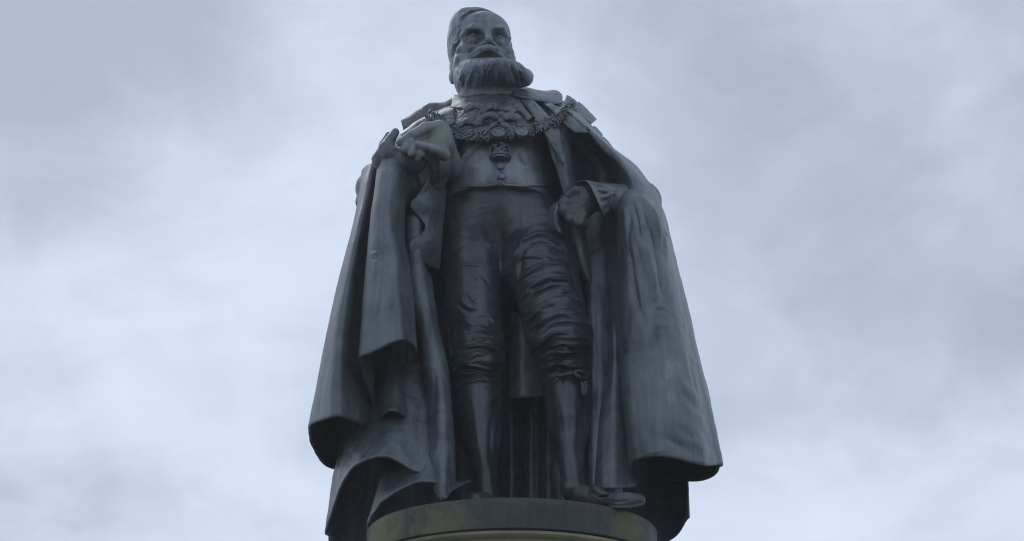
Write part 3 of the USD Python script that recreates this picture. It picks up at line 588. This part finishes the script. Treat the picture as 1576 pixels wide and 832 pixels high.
# his left side (right in the photo)
right_cols = [
 [(930, 305, -.16), (936, 370, -.16), (940, 450, -.16), (944, 560, -.18), (956, 640, -.2), (968, 735, -.2)],
 [(946, 302, -.26), (958, 360, -.38), (960, 450, -.38), (962, 560, -.38), (969, 640, -.40), (976, 716, -.40)],
 [(954, 300, -.31), (966, 360, -.47), (968, 450, -.50), (970, 560, -.52), (978, 640, -.53), (987, 706, -.53)],
 [(966, 296, -.34), (985, 360, -.53), (994, 450, -.56), (1003, 560, -.57), (1012, 640, -.58), (1022, 703, -.58)],
 [(980, 290, -.32), (1004, 350, -.48), (1022, 450, -.52), (1037, 560, -.53), (1050, 640, -.54), (1062, 712, -.54)],
 [(992, 286, -.23), (1018, 350, -.34), (1040, 450, -.40), (1060, 560, -.42), (1078, 640, -.43), (1092, 717, -.43)],
 [(1000, 284, -.08), (1027, 362, -.14), (1050, 455, -.20), (1074, 560, -.25), (1092, 640, -.28), (1108, 716, -.30)],
 [(996, 280, .10), (1025, 368, .05), (1046, 460, .0), (1068, 565, -.06), (1085, 650, -.12), (1100, 732, -.18)],
 [(980, 270, .25), (1008, 368, .22), (1030, 460, .16), (1046, 570, .08), (1056, 650, .0), (1062, 741, -.10)],
 [(960, 260, .32), (985, 368, .30), (1005, 460, .26), (1015, 570, .2), (1020, 650, .12), (1024, 738, .02)]]
rt_strokes = [([(962, 318), (966, 350), (968, 400)], 4, .016, 1), ([(986, 304), (1002, 345), (1012, 390)], 4, .018, 1), ([(974, 312), (984, 350), (990, 390)], 3.5, -.016), ([(1004, 318), (1018, 352), (1024, 380)], 3, .014, 1), ([(962, 330), (972, 400), (985, 470), (1000, 520)], 5, -.014), ([(975, 320), (992, 390), (1004, 440), (1012, 480)], 5, .014), ([(985, 315), (1004, 370), (1014, 430), (1020, 470)], 4, -.016), ([(996, 318), (1014, 365), (1028, 410)], 4, .014), ([(1002, 308), (1018, 345), (1027, 372)], 3, -.012), ([(1000, 430), (1004, 462), (1008, 474)], 3, .012, 1), ([(1002, 480), (1014, 474), (1024, 486)], 3.5, .007, 1), ([(1006, 484), (1016, 480), (1024, 476)], 2.4, -.005), ([(1002, 492), (1014, 502), (1028, 500)], 4, .008),
              ([(1002, 500), (1008, 530), (1014, 570), (1020, 600)], 4, -.010), ([(996, 505), (1000, 550), (1010, 610)], 5, .009), ([(1020, 500), (1034, 560), (1046, 620)], 7, -.010), ([(1048, 600), (1062, 625), (1082, 640)], 5, -.014), ([(1040, 585), (1058, 605), (1080, 620)], 5, .011), ([(1056, 552), (1066, 556), (1074, 566)], 3, .007), ([(1010, 655), (1035, 666), (1060, 680), (1085, 700)], 5, .012), ([(1014, 672), (1040, 684), (1066, 702)], 4, -.012), ([(990, 690), (1003, 697), (1020, 694), (1034, 700)], 2.6, .008), ([(978, 560), (990, 600), (996, 650), (1010, 690)], 5, -.010), ([(1070, 650), (1084, 676), (1098, 700)], 4, -.010)]
rt_strokes = [(t[0], t[1] * (.85 if t[0][0][1] < 470 else 1.2), t[2] * (1.5 if t[0][0][1] < 430 else .6), *t[3:]) for t in rt_strokes]
obj('robe', sheet(right_cols, .016, strokes=rt_strokes, noise=.009, nscale=6, seed=21, pleat=.010), ROBEM, STATUE, label='outer left-hand fall of the robe with broad crumpled hem')
strip = [[(936, 470, -.10), (932, 560, -.12), (930, 640, -.14), (924, 758, -.16)], [(944, 480, -.2), (940, 560, -.24), (932, 640, -.28), (925, 752, -.33)], [(947, 480, -.22), (947, 560, -.28), (946, 640, -.32), (944, 752, -.37)], [(949, 480, -.2), (953, 560, -.25), (957, 640, -.29), (962, 751, -.34)], [(950, 470, -.08), (958, 560, -.1), (964, 640, -.12), (972, 745, -.14)]]
obj('robe_fold', sheet(strip, .013, noise=.006, seed=22, pleat=.006, pscale=9), ROBEM, STATUE)
strip2 = [[(896, 420, .0), (898, 520, .0), (900, 620, .0), (898, 760, .0)], [(903, 400, -.10), (904, 520, -.12), (906, 620, -.14), (905, 768, -.18)], [(914, 390, -.17), (915, 520, -.2), (916, 620, -.22), (914, 766, -.27)], [(928, 380, -.16), (926, 520, -.2), (925, 620, -.22), (922, 762, -.26)], [(934, 380, -.04), (934, 520, -.06), (934, 620, -.08), (932, 762, -.1)]]
obj('robe_fold', sheet(strip2, .013, strokes=[([(920, 440), (918, 560), (916, 700)], 3, -.006)], noise=.008, seed=23, pleat=.012, pscale=9), ROBEM, STATUE)
edge = [[(862, 300, -.24), (876, 350, -.22), (884, 400, -.2), (900, 430, -.16), (912, 450, -.12)], [(872, 300, -.28), (886, 350, -.26), (896, 400, -.24), (906, 430, -.2), (915, 446, -.16)], [(890, 300, -.2), (900, 350, -.18), (905, 400, -.16), (912, 430, -.12), (920, 450, -.08)]]
obj('robe_lining', sheet(edge, .012, noise=.008, seed=24), ROBEM, STATUE)
rear = [[(950, 420, .33), (955, 560, .33), (958, 680, .30), (960, 848, .30)], [(985, 420, .30), (995, 560, .28), (1000, 680, .22), (1004, 842, .22)], [(1020, 430, .28), (1030, 560, .26), (1036, 680, .2), (1036, 828, .14)], [(1036, 450, .16), (1046, 560, .12), (1052, 680, .08), (1053, 806, .02)], [(1036, 470, .0), (1048, 560, -.02), (1055, 680, -.06), (1060, 797, -.08)]]
obj('robe_back', sheet(rear, .014, noise=.008, seed=25), ROBEM, STATUE)
# coat tail between the knees
tail = [[(786, 480, .16), (785, 560, .16), (785, 613, .16)], [(806, 480, .13), (806, 560, .13), (807, 612, .13)], [(834, 480, .16), (836, 560, .16), (838, 608, .16)]]
obj('coat_tail', sheet(tail, .014, noise=.004, seed=26), WAISTM, STATUE)
# cape over the shoulders and the robe's front edges
capeR = [
 [(800, 148, -.10), (818, 170, -.22), (836, 200, -.30), (850, 240, -.33), (868, 300, -.26)],
 [(812, 145, -.08), (834, 165, -.22), (856, 195, -.31), (868, 240, -.33), (878, 310, -.24)],
 [(826, 144, -.06), (852, 165, -.2), (870, 185, -.30), (882, 230, -.2), (892, 320, -.12)],
 [(840, 145, -.02), (868, 165, -.15), (888, 190, -.32), (905, 232, -.14), (920, 320, -.06)],
 [(850, 148, .02), (882, 170, -.12), (908, 204, -.34), (930, 240, -.14), (945, 320, -.10)],
 [(858, 152, .06), (896, 180, -.08), (932, 227, -.34), (953, 258, -.26), (968, 300, -.30)],
 [(864, 156, .10), (908, 194, -.02), (956, 246, -.30), (976, 276, -.34), (992, 325, -.42)],
 [(868, 160, .15), (920, 212, .04), (975, 262, -.18), (1002, 300, -.26), (1018, 352, -.36)],
 [(870, 164, .2), (930, 222, .12), (985, 266, -.02), (1014, 314, -.12), (1029, 372, -.19)],
 [(870, 172, .3), (925, 226, .24), (980, 270, .14), (1012, 322, .1), (1026, 372, .06)],
 [(850, 180, .36), (900, 236, .36), (950, 290, .3), (985, 340, .26), (1000, 390, .24)]]
cr_strokes = [([(830, 160), (850, 185), (862, 205), (870, 235)], 4, -.016), ([(842, 156), (862, 176), (884, 200)], 4, .012), ([(880, 190), (905, 208), (932, 230), (956, 250)], 3, .014, 1), ([(872, 165), (895, 185), (920, 208)], 3, -.010), ([(860, 150), (885, 172)], 3, .010), ([(838, 205), (846, 230), (858, 262)], 3, .012), ([(850, 218), (856, 240), (862, 262)], 2.5, -.012)]
obj('cape', sheet(capeR, .016, strokes=cr_strokes, noise=.014, nscale=6, seed=31), ROBEM, STATUE)
capeL = [
 [(742, 152, -.10), (728, 172, -.20), (712, 196, -.28), (704, 225, -.31), (694, 262, -.30), (670, 305, -.24)],
 [(730, 150, -.08), (712, 168, -.20), (692, 190, -.29), (684, 225, -.33), (676, 262, -.33), (652, 302, -.30)],
 [(718, 150, -.05), (694, 166, -.16), (670, 186, -.27), (664, 222, -.26), (655, 268, -.24), (644, 300, -.24)],
 [(708, 152, -.02), (676, 168, -.12), (648, 190, -.22), (636, 222, -.2), (630, 270, -.18), (624, 340, -.16)],
 [(700, 156, .04), (660, 174, -.02), (630, 194, -.1), (608, 222, -.1), (598, 262, -.12), (590, 320, -.14)],
 [(700, 160, .12), (655, 178, .08), (624, 200, .03), (594, 230, .0), (566, 262, .0), (552, 310, -.02)],
 [(704, 166, .22), (660, 186, .2), (628, 208, .16), (596, 238, .14), (568, 272, .12), (552, 322, .1)]]
cl_strokes = [([(660, 172), (640, 184), (622, 200)], 3, .010), ([(690, 185), (665, 192), (640, 205)], 3, -.012), ([(668, 186), (640, 200), (615, 226)], 3, .012), ([(655, 285), (638, 302), (630, 320)], 3, .014, 1)]
obj('cape', sheet(capeL, .016, strokes=cl_strokes, noise=.014, nscale=6, seed=32), ROBEM, STATUE)

inner = [[(846, 285, -.06), (852, 340, -.06), (870, 420, -.05), (890, 520, -.02)], [(880, 300, -.02), (890, 360, -.02), (900, 420, -.02), (912, 520, .0)], [(920, 310, -.04), (925, 370, -.04), (930, 430, -.04), (934, 520, -.02)], [(955, 320, .02), (958, 370, .02), (962, 430, .02), (962, 520, .02)]]
obj('robe_lining', sheet(inner, .012, noise=.010, seed=27), ROBEM, STATUE)

zig_r = np.array([(690, 256, -.22), (685, 290, -.20), (683, 318, -.19), (680, 345, -.18), (678, 372, -.17), (676, 392, -.16), (674, 415, -.15)], float)
zig_l = np.array([(664, 260, -.37), (642, 298, -.36), (632, 320, -.35), (653, 346, -.30), (631, 372, -.33), (630, 386, -.32), (646, 404, -.27)], float)
zig_m = (zig_r + zig_l) / 2; zig_m[:, 2] -= np.array([.01, .03, .04, .0, .04, .03, .0])
obj('robe_edge', sheet(np.stack([zig_r, zig_m, zig_l], 1), .012, res=.006, noise=.010, nscale=8, seed=29, pleat=.008, pscale=8), ROBEM, STATUE)
SHOEM = bronze('shoe_bronze', (.7, .7, .68), [(tuple(W(868, 756, -.34)), .045, (0.20, 0.15, 0.03)), (tuple(W(905, 765, -.42)), .06, (0.10, 0.10, 0.06))], rough=0.42)

BADGEM = bronze('worn_bronze', (1.3, 1.33, 1.36), rough=0.42, bump=0.25)

# ------------------------------------------------------------------ shoulder flaps, lapel, jabot
def strip2edges(a, b, mid, **kw):
    """A flap between two edges (lists of px, py, depth), arched by mid metres towards the viewer."""
    a, b = np.array(a, float), np.array(b, float); m = (a + b) / 2; m[:, 2] -= mid
    return sheet(np.stack([a, m, b], 1), **kw)
def flap(name, a, b, mid, seed, mat=None, strokes=(), thick=.012, noise=.009):
    M = strip2edges(a, b, mid, thick=thick, noise=noise, nscale=12, seed=seed, strokes=strokes, res=.006); MADE.append(M); return obj(name, M, mat or ROBEM, STATUE)
MADE = [waist]
flap('cape_flap', [(712, 145, -.06), (692, 154, -.08), (675, 160, -.10), (657, 161, -.10), (649, 167, -.10)], [(716, 160, -.14), (688, 168, -.16), (668, 173, -.17), (655, 174, -.16), (648, 172, -.14)], .03, 51)
flap('cape_flap', [(672, 166, -.06), (650, 169, -.09), (638, 174, -.11), (628, 181, -.12), (617, 186, -.13)], [(672, 179, -.14), (655, 183, -.17), (640, 190, -.19), (630, 197, -.19), (622, 203, -.19)], .04, 52)
flap('cape_flap', [(700, 166, -.24), (675, 174, -.27), (652, 182, -.29), (632, 194, -.29), (616, 207, -.27)], [(700, 186, -.30), (678, 188, -.33), (656, 193, -.34), (638, 206, -.34), (622, 216, -.32)], .02, 53)
flap('robe_collar', [(790, 138, -.14), (812, 136, -.08), (838, 141, -.03), (856, 140, .0), (865, 148, .02)], [(792, 148, -.26), (822, 154, -.26), (845, 158, -.24), (857, 160, -.22), (866, 158, -.16)], .05, 54)
flap('cape_flap', [(871, 147, .0), (878, 150, .0), (888, 158, .0), (896, 166, .0)], [(866, 162, -.10), (874, 166, -.12), (884, 172, -.12), (892, 178, -.12)], .02, 55)
flap('cape_flap', [(890, 156, .02), (900, 166, .02), (909, 175, .02), (918, 184, .02)], [(884, 172, -.12), (892, 178, -.13), (900, 184, -.13), (909, 191, -.12)], .02, 56)
flap('cape_flap', [(914, 194, .0), (921, 201, .0), (927, 209, .0)], [(905, 202, -.15), (913, 208, -.16), (922, 214, -.15)], .01, 57)
flap('cape_flap', [(927, 210, .0), (935, 217, .0), (943, 228, .0)], [(918, 214, -.15), (928, 222, -.16), (938, 231, -.15)], .01, 58)
flap('lapel', [(800, 152, -.25), (822, 180, -.345), (836, 202, -.385), (850, 226, -.39), (867, 254, -.38)], [(822, 155, -.25), (844, 178, -.33), (859, 196, -.37), (865, 222, -.385), (870, 250, -.38)], .012, 59, strokes=[([(818, 162), (824, 166)], 1.5, -.012), ([(852, 219), (857, 226)], 1.5, -.012)])
flap('lapel', [(830, 157, -.22), (850, 172, -.30), (868, 190, -.36), (885, 205, -.37)], [(842, 155, -.2), (868, 172, -.30), (884, 184, -.35), (905, 204, -.36)], .012, 60)
flap('shirt_collar', [(698, 146, -.10), (712, 148, -.17), (730, 153, -.24), (748, 160, -.29), (762, 168, -.33)], [(694, 166, -.22), (712, 168, -.29), (730, 172, -.33), (748, 175, -.355), (762, 176, -.36)], .02, 62, BRONZE)
flap('shirt_collar', [(812, 146, -.10), (802, 148, -.17), (790, 152, -.24), (778, 159, -.29), (768, 167, -.33)], [(822, 162, -.2), (810, 168, -.28), (796, 172, -.32), (782, 175, -.35), (770, 176, -.36)], .02, 63, BRONZE)
jab = [[(704, 144, -.10), (702, 170, -.24), (698, 190, -.30), (696, 206, -.325)], [(722, 141, -.14), (722, 168, -.30), (722, 190, -.345), (722, 209, -.36)], [(745, 141, -.16), (746, 167, -.33), (747, 190, -.37), (748, 211, -.365)], [(768, 141, -.16), (769, 167, -.33), (769, 190, -.37), (770, 209, -.365)], [(790, 141, -.14), (794, 168, -.30), (798, 190, -.345), (800, 209, -.36)], [(804, 150, -.15), (814, 170, -.26), (822, 190, -.31), (828, 204, -.34)]]
jab_strokes = [([(738, 194), (750, 190), (764, 196)], 4, -.030), ([(744, 182), (756, 171), (774, 177)], 2.6, -.026), ([(748, 178), (758, 166), (772, 168)], 2.4, .020, 1), ([(794, 161), (806, 163)], 3, -.026), ([(772, 149), (782, 154)], 2, -.018), ([(738, 166), (746, 173)], 2, -.018), ([(742, 163), (750, 170)], 1.4, .014), ([(764, 158), (776, 160)], 1.8, -.016), ([(784, 170), (796, 178), (808, 188)], 3, -.024), ([(712, 178), (730, 168), (748, 160)], 2.5, .014, 1), ([(705, 160), (725, 155), (745, 150)], 2, .012, 1), ([(708, 190), (724, 186), (738, 182)], 2.2, .014, 1),
               ([(728, 190), (734, 180), (738, 170)], 2, -.014), ([(758, 186), (768, 180), (782, 184), (792, 194)], 2.6, .020, 1), ([(776, 164), (786, 160), (792, 152)], 2, .014), ([(756, 176), (764, 178)], 2, .012)]
JAB = sheet(jab, .02, res=.005, strokes=jab_strokes, noise=.020, nscale=17, seed=61); MADE.append(JAB)
obj('lace_jabot', JAB, BRONZE, STATUE)

rng = np.random.default_rng(31)
bows = [([(768, 188), (756, 177), (744, 180), (738, 192)], 11), ([(768, 188), (784, 178), (797, 184), (800, 194)], 11), ([(765, 190), (754, 197), (746, 206)], 8), ([(771, 190), (782, 197), (790, 206)], 8), ([(742, 174), (754, 165), (766, 166), (778, 167), (790, 174)], 8),
        ([(714, 170), (730, 162), (746, 166)], 10), ([(790, 160), (804, 170), (816, 184)], 9), ([(704, 194), (720, 186), (736, 192)], 9)]
for k, (pts, w) in enumerate(bows):
    p = resample(pts, 3.0); t = np.gradient(p, axis=0); t /= np.linalg.norm(t, axis=1, keepdims=True); nrm = np.stack([-t[:, 1], t[:, 0]], -1)
    _tv = proj(JAB.vertices); _tt = cKDTree(_tv); ya = np.array([JAB.vertices[_tt.query_ball_point(q, 4), 1].min() if _tt.query_ball_point(q, 4) else -.3 for q in p])
    lift = .010 * np.sin(np.linspace(.2, np.pi - .2, len(p))) + .004
    cols = [[(q[0] - n[0] * w / 2, q[1] - n[1] * w / 2, y + .002), (q[0], q[1], y - l), (q[0] + n[0] * w / 2, q[1] + n[1] * w / 2, y - l * .7)] for q, n, y, l in zip(p, nrm, ya, lift)]
    M = sheet(cols, thick=.006, res=.004, noise=.022, nscale=20, seed=80 + k); MADE.append(M); obj('ribbon_bow' if k < 5 else 'lace_frill', M, BRONZE, STATUE)

# ------------------------------------------------------------------ chain of office
for mm in MADE[1:]: pass
_v = np.vstack([m.vertices for m in MADE]); _q = proj(_v); _tree = cKDTree(_q)
def front(px, py, r=5.0):
    i = _tree.query_ball_point((px, py), r)
    return float(np.min(_v[i, 1])) if i else -.34
chain = UsdGeom.Xform.Define(stage, free('/World/bronze_statue/chain_of_office')).GetPrim()
def disc(px, py, r, lean=.35):
    c = W(px, py, front(px, py) - .016); s = trimesh.creation.cylinder(radius=r, height=.02, sections=36)
    ring = trimesh.creation.torus(r * .93, r * .13, 36, 8); ring.apply_translation((0, 0, .009)); boss = trimesh.creation.icosphere(3, r * .55); boss.apply_scale((1, 1, .35)); boss.apply_translation((0, 0, .009))
    m = cat(s, ring, boss); m.apply_transform(trimesh.geometry.align_vectors([0, 0, 1], [(px - 768) / 220, -1, lean])); m.apply_translation(c); return m
for px, py, r in ((690, 189, .033), (767, 205, .034), (802, 204, .031)): obj('medallion', carve(disc(px, py, r), [], .005, 60, px), BADGEM, chain, smooth=45)
path = resample([(656, 180), (668, 180), (679, 185), (690, 190), (698, 200), (712, 206), (728, 208), (746, 207), (767, 206), (786, 206), (802, 204), (818, 200), (832, 193), (846, 187), (860, 180), (872, 169), (884, 160)], 1.0)
rng = np.random.default_rng(12); d = np.r_[0, np.cumsum(np.linalg.norm(np.diff(path, axis=0), axis=1))]; k = 0
for s in np.arange(3, d[-1], 4.6):
    q = path[np.searchsorted(d, s) - 1]
    if min(np.hypot(*(q - c)) for c in ((690, 189), (767, 205), (802, 204))) < 10: continue
    bits = []; y = front(*q) - .008
    for j in range(3):
        t = trimesh.creation.torus(rng.uniform(.007, .010), .0028, 14, 6); t.apply_transform(trimesh.geometry.align_vectors([0, 0, 1], [rng.uniform(-.8, .8), -1, rng.uniform(-.5, .8)])); t.apply_translation(W(q[0] + rng.uniform(-2, 2), q[1] + rng.uniform(-6, 6), y)); bits.append(t)
    for j in range(8):
        a = q + rng.uniform(-1, 1, 2) * (3.4, 8); b = a + rng.uniform(-1, 1, 2) * (4, 5)
        bits.append(wire([(a[0], a[1], front(*a) - .008), ((a[0] + b[0]) / 2, (a[1] + b[1]) / 2, y - .004), (b[0], b[1], front(*b) - .008)], rng.uniform(.0026, .0048), 6))
    for j in range(4):
        a = q + rng.uniform(-1, 1, 2) * (3.4, 8.5); bl = trimesh.creation.icosphere(1, rng.uniform(.0035, .0065)); bl.apply_translation(W(a[0], a[1], front(*a) - .008)); bits.append(bl)
    obj('chain_link', cat(*bits), BADGEM, chain)
# hanging badge: crossed figures over a round foot
f0 = front(768, 232) - .02
pend = [wire([(767, 212, f0), (768, 219, f0)], .008, 8), wire([(757, 222, f0), (764, 228, f0 - .015), (774, 234, f0 - .02), (783, 240, f0)], .0085, 8), wire([(758, 240, f0), (763, 232, f0 - .02), (772, 226, f0 - .02), (780, 222, f0)], .0085, 8),
        wire([(757, 223, f0), (754, 231, f0), (757, 241, f0)], .0065, 8), wire([(780, 222, f0), (784, 230, f0), (782, 240, f0)], .0065, 8), wire([(764, 220, f0), (770, 217, f0 - .01), (776, 221, f0)], .008, 8), wire([(762, 236, f0 - .01), (769, 238, f0 - .025), (777, 237, f0 - .01)], .009, 8)]
for a in ((762, 224), (776, 230), (766, 231), (772, 221)): bl = trimesh.creation.icosphere(2, .011); bl.apply_translation(W(*a, f0 - .015)); pend.append(bl)
ft = trimesh.creation.cylinder(radius=.048, height=.022, sections=36); ft.apply_translation(W(770, 243.5, f0 + .012)); rg = trimesh.creation.torus(.047, .008, 36, 8); rg.apply_translation(W(770, 242, f0 + .012))
obj('badge', cat(*pend, ft, rg), BADGEM, chain, smooth=45)

# ------------------------------------------------------------------ his left hand in a glove on the hip, ruffled cuff
gl = Solid()
gl.cone(P3(922, 303, -.36), P3(902, 310, -.41), .058, .062, .03); gl.ball(P3(892, 312, -.42), (.068, .058, .075), .03); gl.ball(P3(886, 322, -.42), (.06, .055, .06), .03)
for a, b, c, r in (((876, 305), (866, 312), (872, 322), .026), ((878, 316), (868, 324), (876, 334), .027), ((886, 326), (878, 336), (887, 343), .026), ((897, 331), (890, 342), (899, 347), .024)):
    gl.chain([P3(*a, -.45), P3(*b, -.46), P3(*c, -.40)], [r, r * .95, r * .8], .02)
gl.chain([P3(902, 296, -.44), P3(886, 294, -.47), P3(874, 300, -.475)], [.028, .025, .020], .02)
gl_strokes = [([(870, 312), (882, 318)], 1.4, -.008), ([(876, 324), (888, 330)], 1.4, -.008), ([(886, 334), (896, 336)], 1.4, -.008), ([(880, 303), (892, 312), (898, 324)], 2.5, .006)]
obj('glove', carve(gl.mesh(.0055), gl_strokes, .010, 24, 71), SHOEM, STATUE)
edge0 = [(884, 281, -.36), (890, 277, -.42), (897, 279, -.46), (904, 277, -.485), (907, 285, -.515), (912, 289, -.50), (913, 298, -.53), (919, 303, -.505), (919, 311, -.525), (925, 316, -.49), (924, 324, -.50), (928, 330, -.44), (926, 336, -.38)]
edge0 = np.array(edge0); sm = edge0.copy(); sm[1:-1] = (edge0[:-2] + 2 * edge0[1:-1] + edge0[2:]) / 4; edge = [tuple(q) for q in sm]
inn = [(950 + 8 * math.sin(i * .5), 283 + i * 2.6, -.25 - .09 * math.sin(math.pi * i / 12)) for i in range(13)]
cuff = [[e, ((e[0] * 2 + q[0]) / 3, (e[1] * 2 + q[1]) / 3, (e[2] * 2 + q[2]) / 3 - .012 * (1 if i % 2 else -1)), ((e[0] + q[0] * 2) / 3, (e[1] + q[1] * 2) / 3, (e[2] + q[2] * 2) / 3 - .022), q] for i, (e, q) in enumerate(zip(edge, inn))]
obj('cuff', sheet(cuff, .010, res=.005, noise=.006, nscale=14, seed=72), ROBEM, STATUE)
gaunt = [[(874, 304, -.42), (868, 320, -.40), (866, 340, -.38), (868, 360, -.37)], [(864, 307, -.45), (857, 322, -.44), (856, 342, -.42), (862, 358, -.41)], [(855, 312, -.42), (849, 328, -.40), (850, 345, -.39), (856, 354, -.38)], [(850, 318, -.34), (846, 332, -.32), (848, 344, -.31), (854, 352, -.31)]]
obj('glove_flap', sheet(gaunt, .012, res=.006, noise=.008, nscale=14, seed=73, strokes=[([(862, 312), (856, 330), (858, 350)], 2.5, .008)]), ROBEM, STATUE)

# ------------------------------------------------------------------ folds of robe gathered above his right hand
gt = Solid()
gt.chain([P3(588, 246, -.44), P3(594, 226, -.50), P3(602, 212, -.50), P3(608, 203, -.49)], [.05, .030, .023, .021], .03); gt.chain([P3(590, 240, -.38), P3(592, 222, -.40), P3(598, 208, -.40)], [.04, .024, .018], .02)
gt.chain([P3(612, 246, -.46), P3(600, 236, -.50), P3(594, 228, -.50)], [.055, .04, .03], .03); gt.chain([P3(640, 250, -.42), P3(620, 244, -.48)], [.05, .05], .03)
obj('gathered_fold', carve(gt.mesh(.0055), [([(604, 200), (600, 214), (594, 232)], 2, .006)], .006, 20, 74), ROBEM, STATUE)

# ------------------------------------------------------------------ shoes
sh = Solid()
sh.cone(P3(886, 756, -.30), P3(922, 768, -.40), .046, .036, .03); sh.chain([P3(922, 767, -.40), P3(955, 768, -.45), P3(984, 766, -.47)], [.035, .027, .018], .02)
sh.cone(P3(955, 772, -.45), P3(985, 771, -.465), .034, .022, .02)
sh_strokes = [([(934, 760), (956, 760), (984, 758)], 2, .007), ([(928, 768), (950, 772), (975, 768)], 2, -.006), ([(905, 755), (915, 764), (925, 772)], 2, .006)]
obj('shoe', carve(sh.mesh(.005), sh_strokes, .005, 22, 75), SHOEM, STATUE)
tongue = [[(908, 750, -.40), (914, 757, -.43), (920, 764, -.44)], [(913, 747, -.42), (922, 754, -.455), (934, 762, -.46)], [(918, 748, -.39), (928, 755, -.42), (940, 763, -.43)]]
obj('shoe_tongue', sheet(tongue, .012, res=.005, noise=.004, seed=76), SHOEM, STATUE)
sole = [[(935, 776, -.36), (936, 778, -.44), (940, 780, -.50)], [(962, 775, -.38), (966, 778, -.46), (968, 780, -.52)], [(985, 771, -.41), (989, 773, -.47), (986, 776, -.52)]]
obj('shoe_sole', sheet(sole, .012, res=.005, noise=.002, seed=77), SHOEM, STATUE)
s2 = Solid(); c = P3(749, 768, -.08)
s2.cone(c + [0, .02, -.02], c + [-.05, -.16, -.055], .058, .045, .03); s2.cone(c + [0, .08, -.045], c + [0, -.05, -.045], .05, .05, .03)
obj('shoe', s2.mesh(.007), SHOEM, STATUE)
# ------------------------------------------------------------------ thin haze added as a veil that lifts the darks
hz = trimesh.creation.box((1400, 1400, 9.0)); hz.apply_translation((0, 0, 9.0 / 2 - 2.0))
HZ = usdkit.material(stage, '/World/Looks/added_veil', {'v': ('principled_volume', {'color': (0.92, 0.96, 1.0), 'density': 0.0034, 'anisotropy': 0.3})}, [], volume='v.volume')
tag(obj('haze', hz, HZ, smooth=False), kind='stuff', label='thin haze added to veil and lift the darks', category='haze')
